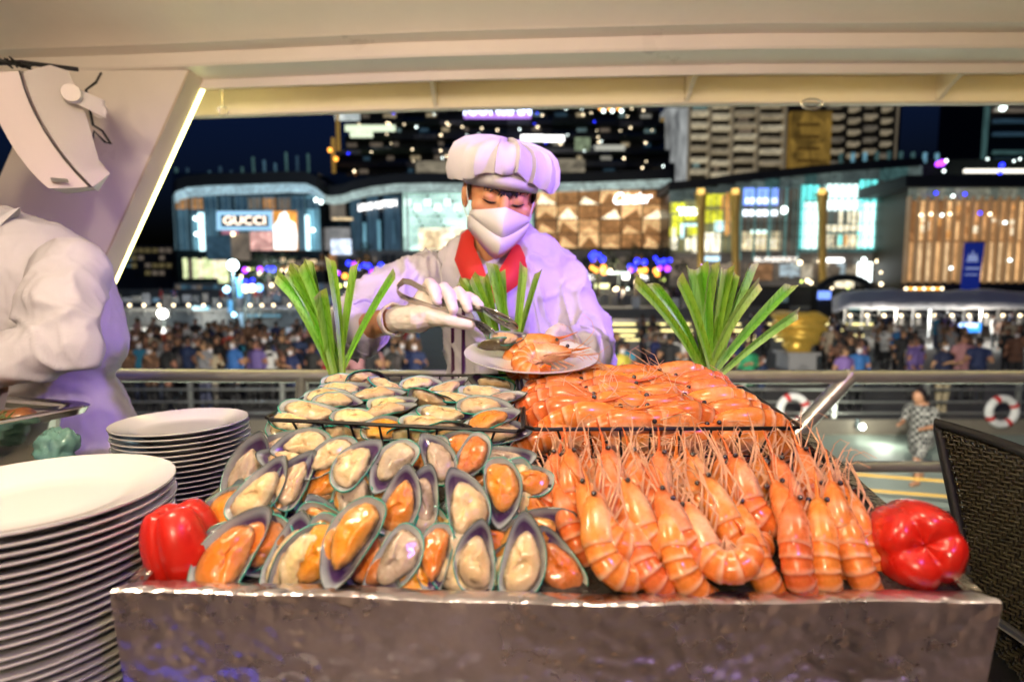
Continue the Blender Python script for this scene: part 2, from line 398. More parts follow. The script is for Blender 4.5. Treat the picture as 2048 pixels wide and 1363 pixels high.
MB().prism([b0 + V((0, 0, .019)), b1 + V((0, 0, .022)), b1 + V((0, 0, -.026)), b0 + V((0, 0, -.019))], (0, .012, 0)).build('bracket', SPK, sp, smooth=False)
MB().tube([b1 + V((-.01, -.0, -.01)), at(200, 216, 1.8), at(190, 214, 2.03)], .018, 10).build('bracket_arm', SPK, sp)
MB().prism([at(100, 355, YS - .105), at(130, 357, YS - .105), at(132, 364, YS - .105), at(102, 362, YS - .105)], (0, .01, 0)).build('badge', BEZ, sp, smooth=False)
cb = tag(MB().tube([at(202, 147, 1.7), at(192, 165, 1.62), at(172, 180, 1.6), at(186, 250, 1.6), at(205, 262, 1.62), at(222, 288, 1.62), at(210, 284, 1.62), at(188, 262, 1.62), at(184, 290, 1.6)], .0035, 6).build('speaker_cable', BLK), 'thin black looped cable hanging behind the white wall speaker', 'cable')
# black plant-like fitting where ceiling meets the speaker
ft = MB()
random.seed(4)
c0 = at(20, 125, 1.52)
for i in range(26):
    a = random.random() * 6.28; r = .012 + random.random() * .045
    ft.tube([c0 + V((random.uniform(-.02, .02), 0, .0)), c0 + V((cos(a) * r, random.uniform(-.02, .05), sin(a) * r * .35))], [.005, .002], 5)
ft.tube([c0 + V((-.2, 0, -.005)), c0 + V((.03, 0, 0)), c0 + V((.1, .1, .02))], .006, 6)
o = ft.build('cable_bundle', BLK); tag(o, 'dark tangle of cables on the ceiling above the speaker', 'cables')
# ================================================================= the serving counter
COUNTER_Z = CZ - .50
CLOTH = M('counter_cloth', S(58, 44, 92), rough=.7, var=(8, .15))
ct = thing('serving_counter', 'long buffet counter under the plates and the metal display tray', 'counter', (0, .8, 0))
MB().box((0, .83, COUNTER_Z - .03), (3.2, .86, .06)).build('counter_top', M('counter_steel', (.5, .5, .5), rough=.3, metal=1, var=(6, .1)), ct, smooth=False)
MB().box((0, .85, (COUNTER_Z - .06) / 2), (3.1, .78, COUNTER_Z - .062)).build('counter_body', CLOTH, ct, smooth=False)
# blue lit edge strip on the counter front, seen at the very bottom left
BLU = glow('led_strip_blue', (.06, .06, 1), .6)
MB().box((-.95, .405, COUNTER_Z + .006), (1.28, .012, .02)).build('light_strip', BLU, ct, smooth=False)

# ---------------- hammered tray
HAM = M('hammered_metal', (.74, .71, .78), rough=.27, metal=1, var=(6, .35), bump=(80, .4, .006, 'voronoi'), bump2=(10, .45, .022))
RIM = M('wet_rim_metal', (.55, .52, .47), rough=.2, metal=1, var=(30, .3), bump=(60, .7, .008))
tray = thing('display_tray', 'deep hammered metal tray heaped with mussels and prawns', 'tray', (.04, .65, COUNTER_Z))
A = at(220, 1184, .50); B = at(2007, 1206, .50); C = at(540, 868, .852); D = V((B.x + .004, .852, C.z))
def tl4(t):  # front top edge, slightly wavy
    return A + (B - A) * t + V((0, .004 * sin(t * 9), -.0045 * sin(t * pi) + .0008 * sin(t * 31)))
N = 40
fr = [tl4(i / N) for i in range(N + 1)]
mb = MB(); R = []
for i, p in enumerate(fr):
    t = i / N; inx = (.012 if t < .5 else -.012) * (abs(t - .5) * 2) ** 8
    b = V((p.x * .965, p.y + .012, COUNTER_Z))
    R.append([p, p + V((0, .003, .0018)), p + V((inx, .020, .0005)), p + V((inx, .021, -.012)), b + V((0, .02, .003)), b, b + (p - b) * .5 + V((0, -.002, 0)), p + V((0, -.0005, -.006))])
mb.rings(R); mb.build('front_panel', HAM, tray, sharp=50)
def side(P, Q, s):
    mb = MB(); R = []
    for i in range(13):
        t = i / 12; p = P + (Q - P) * t + V((0, 0, .001 * sin(t * 20)))
        b = V((p.x - s * -.012 * 0 + s * .012, p.y, COUNTER_Z))
        R.append([p, p + V((s * .018, 0, .001)), p + V((s * .018, 0, -.012)), b + V((s * .01, 0, 0)), b])
    mb.rings(R); return mb
side(A + V((.002, .021, 0)), C, 1).build('side_panel', RIM, tray, sharp=50)
side(B + V((-.002, .021, 0)), D, -1).build('side_panel', RIM, tray, sharp=50)
MB().box(((C.x + D.x) / 2, .858, (C.z + COUNTER_Z) / 2 - .01), (D.x - C.x, .012, C.z - COUNTER_Z)).build('back_panel', RIM, tray, smooth=False)
LIN = M('dark_wet_liner', (.028, .024, .02), rough=.22, var=(30, .5), bump=(50, .5, .01))
mb = MB(); R = []
for i in range(11):
    x = lerp(A.x + .02, B.x - .02, i / 10)
    R.append([V((x, .522, A.z - .016)), V((x, .56, A.z - .006)), V((x, .74, CZ - .242)), V((x, .85, CZ - .235)), V((x, .85, CZ - .30)), V((x, .522, A.z - .05))])
mb.rings(R); mb.build('liner', LIN, tray, sharp=50)
mb = MB()
mb.box((.03, .98, (COUNTER_Z + CZ - .262) / 2), (.86, .24, CZ - .262 - COUNTER_Z)).build('riser', LIN, tray, smooth=False)

# ---------------- wire baskets
WIRE = M('black_wire', (.012, .011, .012), rough=.35, metal=.3)
def basket(name, label, c4, depth, taper=.82, nx=9, ny=7):
    P = [V(p) for p in c4]; cen = sum(P, V()) / 4
    t = thing(name, label, 'basket', V((cen.x, cen.y, cen.z - depth)), 'wire baskets on the display tray')
    low = [cen + (p - cen) * taper + V((0, 0, -depth)) for p in P]; mid = [cen + (p - cen) * (1 - (1 - taper) * .5) + V((0, 0, -depth * .5)) for p in P]
    for nm, q, r in (('rim', P, .0028), ('base_frame', low, .0024), ('middle_wire', mid, .0014)):
        loop = []
        for i in range(4):
            a, b = q[i], q[(i + 1) % 4]; loop += [a + (b - a) * .03, a + (b - a) * .5, a + (b - a) * .97]
        MB().tube(loop + [loop[0], loop[1]], r, 8).build(nm, WIRE, t)
    for i in range(4):
        a, b, c, d = P[i], P[(i + 1) % 4], low[i], low[(i + 1) % 4]
        n = nx if i in (0, 2) else ny
        for k in range(1, n):
            s = k / n; MB().tube([a + (b - a) * s, c + (d - c) * s], .0017, 6).build('wire', WIRE, t)
    for k in range(1, nx):
        s = k / nx; MB().tube([low[0].lerp(low[1], s), low[3].lerp(low[2], s)], .0017, 5).build('wire', WIRE, t)
    return t
bk1 = [at(526, 838, .735), at(1048, 863, .735), at(1033, 750, 1.08), at(688, 750, 1.08)]
bk2 = [at(1052, 858, .735), at(1606, 856, .75), at(1482, 772, 1.06), at(1042, 752, 1.08)]
basket('wire_basket', 'black wire basket heaped with cream half shell mussels', bk1, .075)
basket('wire_basket', 'black wire basket heaped with orange prawns', bk2, .085)

# ---------------- plates
PLATE = M('white_china', (.80, .79, .77), rough=.12, coat=.3)
def plate_mesh(R=.135):
    k = R / .135
    pr = [(.0005, .004), (.05, .004), (.078, .0045), (.088, .007), (.098, .0115), (.128, .0185), (.1345, .0205), (.135, .0192), (.1335, .0172),
          (.128, .0155), (.1, .008), (.088, .002), (.084, .0), (.076, .0), (.07, .0012), (.0005, .0012)]
    return MB().lathe([(r * k, z * k) for r, z in pr], n=64).mesh('plate', PLATE, sharp=70)
PM = plate_mesh(.135)
ORD = 'second third fourth fifth sixth seventh eighth ninth tenth eleventh twelfth thirteenth fourteenth fifteenth sixteenth seventeenth eighteenth nineteenth twentieth twenty-first twenty-second twenty-third twenty-fourth twenty-fifth twenty-sixth twenty-seventh twenty-eighth twenty-ninth'.split()
def stack(cx, cy, ztop, n, step, label, group, seed, lean=(0, 0)):
    random.seed(seed)
    for i in range(n):
        o = link('dinner_plate', PM); jx, jy = random.uniform(-1, 1) * .0016, random.uniform(-1, 1) * .0016
        o.location = (cx + jx + lean[0] * i, cy + jy + lean[1] * i, ztop - .0205 - i * step); o.rotation_euler = (random.uniform(-.004, .004), random.uniform(-.004, .004), random.random() * 6)
        top = i == 0
        tag(o, ('topmost' if top else ORD[i - 1] + ' from the top') .replace('topmost', 'topmost white dinner plate of ') .replace(' from the top', ' white dinner plate from the top of ') + label, 'plate', group)
# heights chosen so that the lowest plate rests on the counter
z1 = CZ - .215; n1 = 29; st1 = (z1 - COUNTER_Z - .0205) / (n1 - 1)
c1 = at(60, 984, .60); stack(c1.x, .605, z1, n1, st1, 'the tall stack by the tray corner', 'plates in the tall stack', 3, (-.0004, -.0004))
z2 = CZ - .240; c2 = at(364, 842, 1.06); n2 = 26; st2 = (z2 - COUNTER_Z - .0205) / (n2 - 1)
PM = plate_mesh(.116); stack(c2.x, 1.06, z2, n2, st2, 'the stack by the white jacketed person', 'plates in the stack by the person', 4, (.0003, 0))

# ---------------- bell peppers
PEP = M('red_pepper_skin', (.58, .014, .006), rough=.27, var=(9, .25), coat=.22, spec=.6, bump=(26, .12, .004))
GREEN = M('pepper_stem_green', (.07, .16, .02), rough=.5)
def pepper(name, label, c, R, H, rot, lobes=4, seed=0, ph=0.):
    t = thing(name, label, 'bell pepper', c, None); random.seed(seed)
    amp = [random.uniform(.85, 1.12) for _ in range(lobes)]
    Rg = []; n = 60
    for i in range(33):
        v = i / 32; a = v * pi
        prof = (sin(a) ** .62) * (1 - .16 * v)
        zc = H * (.5 - v) * 1.0
        ring = []
        for k in range(n):
            th = 2 * pi * k / n; l = (th + ph) / (2 * pi) * lobes
            q = abs(cos(pi * l)) ; li = int(round(l)) % lobes
            lob = (1 - .17 * (1 - q) ** 2.2) * (1 + (amp[li] - 1) * q)
            r = R * prof * lob
            zz = -H / 2 * cos(a) * -1
            # dimple at both ends, lobes bulge beyond
            e = 1 - min(1, prof * 1.25)
            z = H / 2 * cos(a) * (1 + .10 * q) - (H * .13 * e ** 1.5 if v < .5 else -H * .17 * e ** 1.5)
            w = 1 + .025 * noise.noise(V((cos(th) * 2, sin(th) * 2, z / H * 4 + seed)))
            ring.append(V((r * w * cos(th), r * w * sin(th), z)))
        Rg.append(ring)
    rot3 = rot.to_3x3()
    MB().rings([[rot3 @ p + V(c) for p in r] for r in Rg]).build('flesh', PEP, t, sharp=None)
    dn = rot3 @ V((0, 0, 1)) 
    MB().tube([V(c) + dn * H * .34, V(c) + dn * H * .46, V(c) + dn * H * .56 + V((.004, 0, 0))], [.012, .006, .007], 10).build('stem', GREEN, t)
    return t
cp = at(357, 1088, .565)
pepper('bell_pepper', 'glossy red bell pepper standing beside the tall plate stack', cp, .041, .088, Matrix.Rotation(radians(180), 4, 'X') @ Matrix.Rotation(radians(12), 4, 'Y'), 4, 2, pi / 4 * 1.0)
cp = at(1822, 1088, .575)
pepper('bell_pepper', 'large glossy red bell pepper lying by the wicker chair', cp, .054, .115, Matrix.Rotation(radians(-38), 4, 'Y') @ Matrix.Rotation(radians(-120), 4, 'X'), 4, 7, .5)

# ---------------- pandan leaf bunches
LEAF = M('pandan_green', (.16, .36, .025), rough=.30, attr=True, var=(30, .3), rand=.12, sss=.0, stretch=(9, 9, .8))
def bunch(label, base_px, tips, Y, seed, w0=.0092):
    random.seed(seed)
    b = at(*base_px, Y); t = thing('pandan_leaf_bunch', label, 'leaves', b - V((0, 0, .03)), 'pandan leaf bunches behind the baskets')
    for i, (tx, ty, dy, wk) in enumerate(tips):
        bb = b + V((random.uniform(-.012, .012), random.uniform(-.012, .012), -.02))
        tip = at(tx, ty, Y + dy)
        m = (bb + tip) / 2; out = V((tip.x - bb.x, tip.y - bb.y, 0))
        m = bb.lerp(tip, .55) - out * random.uniform(.06, .24) + V((random.uniform(-.012, .012), random.uniform(-.01, .01), .01))
        path = bez(bb, m, tip, 12); Rg = []; Cc = []; tone = random.uniform(.8, 1.15)
        for j, p in enumerate(path):
            s = j / 11; T = (path[min(j + 1, 11)] - path[max(j - 1, 0)]).normalized()
            o2 = V((out.x * .4 + random.uniform(-.0, .0), -1 + .5 * sin(i * 2.1), .1)).normalized()
            side = T.cross(o2).normalized(); nn = side.cross(T)
            w = w0 * wk * (0.55 + .6 * s ** .7) * (1.0 if s < .99 else .96)
            tw = sin(i * 1.7) * .5 * s
            side = (side * cos(tw) + nn * sin(tw)); nn = side.cross(T)
            th = .0006
            cb_ = V((.34, .50, .12)).lerp(V((.11, .33, .018)), min(1, s * 3.5)) * tone; ce_ = cb_.lerp(V((.30, .50, .05)), .4)
            if s > .985: cb_ = ce_ = V((.28, .34, .08))
            Cc += [tuple(ce_), tuple(cb_), tuple(ce_), tuple(ce_), tuple(cb_), tuple(ce_)]
            cut = T * (.007 * (1 if i % 2 else -1)) * (s > .99)
            Rg.append([p - side * w + nn * w * .5 + cut, p + nn * -w * .28, p + side * w + nn * w * .5 - cut, p + side * w + nn * (w * .5 + th) - cut, p + nn * (-w * .28 + th * 2), p - side * w + nn * (w * .5 + th) + cut])
        MB().rings(Rg, col=Cc).build('leaf', LEAF, t, sharp=30, cols=True)
    return t
bunch('bright green cut pandan leaves fanned behind the back corner of the mussel basket', (676, 752), [(553, 550, 0, 1.1), (562, 552, .03, 1.0), (576, 538, 0, 1.15), (596, 530, .03, 1.0), (606, 526, -.01, 1.1), (622, 522, .02, 1.0), (640, 583, -.03, 1.25), (660, 518, .03, .9), (713, 527, .02, .9), (790, 547, .0, .75)], 1.09, 5)
bunch('short dark green pandan leaves fanned behind the held plate', (1019, 768), [(917, 562, 0, .9), (930, 556, .02, 1.0), (944, 553, -.01, 1.0), (958, 550, .02, 1.0), (969, 553, 0, 1.0), (986, 527, 0, 1.25), (1000, 545, .02, 1.0), (1046, 530, .01, .9), (1078, 543, .02, .65)], 1.165, 6)
bunch('wide spray of pandan leaves behind the prawn basket', (1416, 748), [(1270, 563, 0, .95), (1306, 566, .02, .9), (1357, 557, -.02, 1.0), (1379, 536, .02, 1.1), (1403, 530, -.01, 1.2), (1414, 534, .04, 1.0), (1425, 529, -.02, 1.1), (1444, 535, .02, 1.0), (1458, 535, .0, 1.0), (1470, 546, .03, .9), (1504, 528, .0, 1.0), (1519, 566, -.02, 1.0), (1584, 570, -.01, 1.0), (1596, 626, -.02, .85)], 1.09, 9)

# ---------------- woven chair back at the right
WK = M('dark_wicker', (.028, .024, .013), rough=.2, var=(60, .4))
WK2 = M('wicker_core', (.006, .006, .006), rough=.6)
ch = thing('wicker_chair', 'dark woven wicker chair back beside the tray', 'chair', (.95, .8, 0))
# back panel surface: u along top edge, v downward
P00, P10 = at(1874, 845, .86), at(2200, 985, .62)
P01, P11 = at(1938, 1150, .80), at(2260, 1500, .52)
def chs(u, v): 
    p = P00.lerp(P10, u).lerp(P01.lerp(P11, u), v); nrm = (P10 - P00).cross(P01 - P00).normalized()
    return p + nrm * (.02 * sin(u * pi) + .008 * sin(v * pi)), nrm
nrm = chs(.5, .5)[1]
if nrm.y > 0: nrm = -nrm
mb = MB(); R = []
for i in range(9):
    u = i / 8; R.append([chs(u, v)[0] - nrm * .006 for v in (0, .25, .5, .75, 1, 1.5)] + [chs(u, v)[0] - nrm * .02 for v in (1.5, 1, .75, .5, .25, 0)])
mb.rings(R).build('back_core', WK2, ch)
wv = MB(); nu = 30; nv = 36
for j in range(nv):
    v = (j + .3) / nv * 1.35; path = []
    for i in range(nu * 2 + 1):
        u = i / (nu * 2); p = chs(u, v)[0]; path.append(p + nrm * (.0042 * sin(i * pi / 2 + (pi / 2) * ((j % 2) * 2)) ))
    wv.tube(path, .0036, 5, flat=.6)
for i in range(nu + 1):
    u = i / nu; wv.tube([chs(u, v / 10 * 1.35)[0] - nrm * .0005 for v in range(11)], .0034, 5, flat=.5)
o = wv.build('weave', WK, ch, sharp=None); struct(o, 'stuff')
eg = [chs(u, 0)[0] for u in [i / 8 for i in range(9)]]
MB().tube([P01 + (P00 - P01) * -.5, P01, P00 + (P01 - P00) * .05] + eg, .007, 10).build('edge_binding', WK2, ch)
SIL = M('chair_alloy', (.6, .6, .6), rough=.3, metal=1)
MB().tube([at(2000, 1245, .72), at(2080, 1300, .66)], .006, 8).build('leg', SIL, ch)
sb = at(2140, 1420, .66)
MB().box((sb.x, sb.y - .1, .44), (.5, .5, .08)).build('seat', WK2, ch, smooth=False)
for dx in (-.22, .22):
    for dy in (-.3, .12): MB().tube([V((sb.x + dx, sb.y + dy, .42)), V((sb.x + dx * 1.05, sb.y + dy, 0))], .014, 8).build('leg', SIL, ch)

# ---------------- chafing dish, lower left
CH = M('chafing_steel', (.66, .64, .6), rough=.12, metal=1, var=(10, .06))
cd = thing('chafing_dish', 'polished steel chafing dish of roast food at the counter end', 'chafing dish', (-1.05, .98, COUNTER_Z))
YC = .96
q0, q1, q2, q3 = at(150, 836, .97), at(-10, 893, .80), at(-400, 900, .85), at(120, 816, 1.12)
zr = q0.z
q1.z = zr; q2.z = zr; q3.z = zr
cc = V((-1.08, .97, zr))
def rrect(cx, cy, z, hx, hy, r, n=6, rot=radians(-16)):
    out = []
    for (sx, sy, a0) in ((1, 1, 0), (-1, 1, 90), (-1, -1, 180), (1, -1, 270)):
        for k in range(n):
            a = radians(a0 + 90 * k / (n - 1)); p = V((sx * (hx - r) + r * cos(a), sy * (hy - r) + r * sin(a), 0))
            out.append(Matrix.Rotation(rot, 3, 'Z') @ p + V((cx, cy, z)))
    return out
ccx, ccy = -1.115, 1.02
MB().rings([rrect(ccx, ccy, zr - .016, .26, .17, .05), rrect(ccx, ccy, zr - .004, .265, .175, .05), rrect(ccx, ccy, zr, .26, .17, .05), rrect(ccx, ccy, zr - .001, .242, .152, .045), rrect(ccx, ccy, zr - .008, .23, .14, .04), rrect(ccx, ccy, zr - .05, .22, .13, .04)], cap0=True).build('pan', CH, cd, sharp=50)
MB().rings([rrect(ccx, ccy, zr - .017, .245, .135, .05), rrect(ccx, ccy, zr - .09, .235, .125, .05), rrect(ccx, ccy, zr - .10, .22, .11, .05)]).build('water_bath', CH, cd, sharp=50)
for sx in (-1, 1):
    for sy in (-1, 1):
        p = Matrix.Rotation(radians(-16), 3, 'Z') @ V((sx * .21, sy * .11, 0)) + V((ccx, ccy, 0))
        MB().tube([V((p.x, p.y, zr - .09)), V((p.x + sx * .02, p.y, COUNTER_Z))], .009, 8).build('leg', CH, cd)
FOOD = M('roast_mushroom', (.22, .08, .025), rough=.3, var=(40, .5), coat=.4, bump=(60, .4, .006))
random.seed(2)
for i in range(16):
    x, y = random.uniform(-.18, .18), random.uniform(-.09, .09); p = Matrix.Rotation(radians(-16), 3, 'Z') @ V((x, y, 0)) + V((ccx, ccy, zr - .018))
    mb = MB(); mb.ell(p, (.034 + random.random() * .015, .03, .02), Matrix.Rotation(random.random() * 3, 3, 'Z'))
    for v in mb.v:
        v += (v - p) * .3 * noise.noise(v * 40)
    tag(mb.build('mushroom', FOOD), 'brown roasted mushroom piece in the chafing dish', 'mushroom', 'roasted mushrooms in the chafing dish')
hb = at(38, 842, .97)
hb = V((-.905, .965, zr - .006)); mb = MB()
for i in range(26):
    a = random.random() * 6.28; s = random.random()
    p = hb + V((-.03 + .06 * s, .01 * sin(i), .006)); mb.tube([p, p + V((cos(a) * .012, sin(a) * .01, .012))], [.0014, .0005], 4)
mb.tube([hb + V((-.035, 0, .004)), hb + V((.035, .008, .007))], .0012, 5)
o = mb.build('rosemary_sprig', M('rosemary', (.05, .12, .03), rough=.6)); tag(o, 'green rosemary sprig on the roasted food', 'herb')
# teal plastic bag behind the chafing dish
BAG = M('teal_plastic', (.35, .72, .62), rough=.22, trans=.6, var=(20, .2))
bc = at(116, 898, 1.0); mb = MB(); mb.ell(bc, (.026, .022, .030), n=48, m=32)
for v in mb.v: v += (v - bc) * (.35 * noise.noise(v * 50) + .5 * (.5 - abs(noise.noise(v * 70))) + .25 * (.5 - abs(noise.noise(v * 150))))
tag(mb.build('plastic_bag', BAG, sharp=None), 'crumpled teal plastic bag behind the chafing dish', 'bag')
# ================================================================= mussels
SHELL = M('mussel_shell', (.3, .25, .2), rough=.2, attr=True, coat=.4, var=(40, .18), bump=(70, .12, .002), rand=.12)
MEAT_C = M('mussel_meat_cream', rough=.24, attr=True, coat=.45, sss=.25, var=(60, .10), bump=(150, .5, .002), bump2=(60, .5, .004), rand=.12)
MEAT_O = M('mussel_meat_orange', rough=.24, attr=True, coat=.45, sss=.25, var=(60, .12), bump=(150, .5, .002), bump2=(60, .5, .004), rand=.12)
ML, MW, MD = .108, .052, .017
def mw(t): return MW / 2 * 1.58 * (t ** .62) * ((1 - t) ** .40)
def outline(ang):            # closed outline: t along the length, signed half width
    t = .5 - .5 * cos(ang); s = 1 if sin(ang) >= 0 else -1
    return t, s * mw(max(0, min(1, t)))
def shell_mesh(seed):
    mb = MB(); n = 36; inner = [.02, .35, .6, .8, .92, .975]; R = []; C = []
    def pt(ang, r, z, dx=0.):
        t, w = outline(ang); cx = .56; x = (cx + (t - cx) * r) * ML; y = w * r + .006 * sin(pi * t) * 1.0
        return V((x - ML * .5, y, z + .0025 * noise.noise(V((x * 60, y * 60, seed)))))
    def dep(ang, r): 
        t, w = outline(ang); return -MD * (1 - r ** 2.4)
    nac, pur, grn, brn = V((.44, .42, .39)), V((.05, .022, .085)), V((.01, .30, .22)), V((.055, .042, .018))
    for r in inner:
        ring = []
        for k in range(n):
            a = 2 * pi * k / n; ring.append(pt(a, r, dep(a, r)))
            t = (.56 + ((.5 - .5 * cos(a)) - .56) * r)
            m = max(0, min(1, (.44 - t) / .22)) + .35 * max(0, noise.noise(V((t * 9, r * 4 + sin(a), seed))))
            c = nac.lerp(pur, min(1, m)); 
            if r > .9: c = c.lerp(V((.5, .6, .56)), .5)
            C.append(tuple(c))
        R.append(ring)
    for r, z in ((1.0, .0014), (1.035, -.0008)):
        ring = []
        for k in range(n):
            a = 2 * pi * k / n; ring.append(pt(a, r, z)); t = outline(a)[0]
            C.append(tuple(brn.lerp(grn, max(0, min(1, (t - .25) * 3))))) if r > 1.01 else C.append(tuple(V((.03, .05, .045)).lerp(grn, max(0, min(1, (t - .25) * 3)))))
        R.append(ring)
    for r in (.95, .8, .55, .3, .02):
        ring = []
        for k in range(n):
            a = 2 * pi * k / n; ring.append(pt(a, r, dep(a, r) - .0022)); t = outline(a)[0]
            g = max(0, min(1, (t * r - .35) * 2.2)) * (.5 + .5 * sin(r * 40 + t * 5)); C.append(tuple(brn.lerp(V((.05, .11, .02)), g)))
        R.append(ring)
    mb.rings(R, col=C); return mb.mesh('shell', SHELL, cols=True)
def meat_mesh(seed, orange, gray=False):
    random.seed(seed); mb = MB(); n = 44; R = []; C = []
    base = V((.74, .25, .022)) if orange else (V((.46, .36, .26)) if gray else V((.76, .55, .27)))
    edge = V((.62, .30, .10)) if orange else V((.62, .50, .34))
    dark = V((.05, .032, .022)); groove = random.uniform(-.1, .12); notch = random.uniform(.35, .6); full = random.uniform(.74, .88)
    rr = [0.02, .2, .4, .58, .74, .86, .95, 1.0, .99, .7]
    for q, r in enumerate(rr):
        ring = []
        for k in range(n):
            a = 2 * pi * k / n; t, w = outline(a); t2 = .22 + .70 * t
            wob = 1 + .06 * noise.noise(V((cos(a) * 1.6, sin(a) * 1.6, seed))) + (.03 * noise.noise(V((cos(a) * 6, sin(a) * 6, seed))))
            x = (.56 + (t2 - .56) * r * wob) * ML; y = w * full * r * wob
            u = y / (MW * .36)
            h = .0095 * (1 - r ** 2.6) - .001
            h += -.0042 * math.exp(-((u - groove) / .16) ** 2) * (1 - r * .6) * math.exp(-((t2 - notch) / .3) ** 2)
            h += .0048 * noise.noise(V((x * 50, y * 95, seed * 3.1))) * (1 - r ** 4) + .0012 * noise.noise(V((x * 160, y * 210, seed)))
            if r > .8 and q < 8: h += .0016 * sin(a * 21 + seed) * noise.noise(V((a * 3, seed, 0))) + .0007
            if q >= 8: h = -.006 if q == 8 else -.012
            ring.append(V((x - ML * .5, y + .006 * sin(pi * t2), h + .0005)))
            c = base.lerp(edge, max(0, (r - .55) * 2))
            nn = noise.noise(V((x * 40, y * 40, seed * 7)))
            c = c * (1 + .25 * nn)
            if r > .86: c = c.lerp(dark, max(0, min(.85, .45 + 1.6 * noise.noise(V((cos(a) * 2, sin(a) * 2, seed + 3))))))
            s = noise.noise(V((x * 90, y * 90, seed * 1.9)))
            if s > .5 and r < .8: c = c.lerp(dark, min(.8, (s - .5) * 5))
            if u * (1 if seed % 2 else -1) > .55 and t2 > .45: c = c.lerp(dark, .25)
            C.append(tuple(c))
        R.append(ring)
    mb.rings(R, col=C); return mb.mesh('meat', MEAT_O if orange else MEAT_C, cols=True)
SH = [shell_mesh(i) for i in range(3)]
ME = {'c': [meat_mesh(i + 1, False) for i in range(5)], 'o': [meat_mesh(i + 21, True) for i in range(4)], 'g': [meat_mesh(i + 41, False, True) for i in range(2)]}
CN = {'c': 'cream', 'o': 'orange', 'g': 'grey'}
mcount = [0]
def mussel(pos, beak, normal, kind, label, group, sc=1.0, meat=True, wide=1.0):
    """beak: direction of the pointed end, normal: direction the open side faces"""
    i = mcount[0]; mcount[0] += 1
    o = bpy.data.objects.new('mussel', None); COL.objects.link(o); o.empty_display_size = .02; tag(o, label, 'mussel', group)
    flip = 1 if i % 2 else -1
    o.matrix_world = frame_mat(-V(beak), normal, pos, sc) @ Matrix.Diagonal((1, flip * wide, 1, 1))
    s = link('shell', SH[i % 3], o, True)
    if meat: m = link('meat', ME[kind][(i * 7 // 3) % len(ME[kind])], o, True); m.scale = (1, .93 + .1 * ((i * 37) % 10) / 10, 1.1)
    return o
# pile surface of the front display: slope rising from the front rim to the baskets
PS0 = V((0, .535, CZ - .287)); SL = radians(31); PU = V((0, cos(SL), sin(SL))); PN = V((0, -sin(SL), cos(SL)))
def pile(px, py, off):
    d = at(px, py, 1.0) - V((0, 0, CZ)); o = V((0, 0, CZ)); p0 = PS0 + PN * off
    k = (p0 - o).dot(PN) / d.dot(PN); return o + d * k
def zc(x, y): return 400 + x / 2.926, 840 + y / 2.926
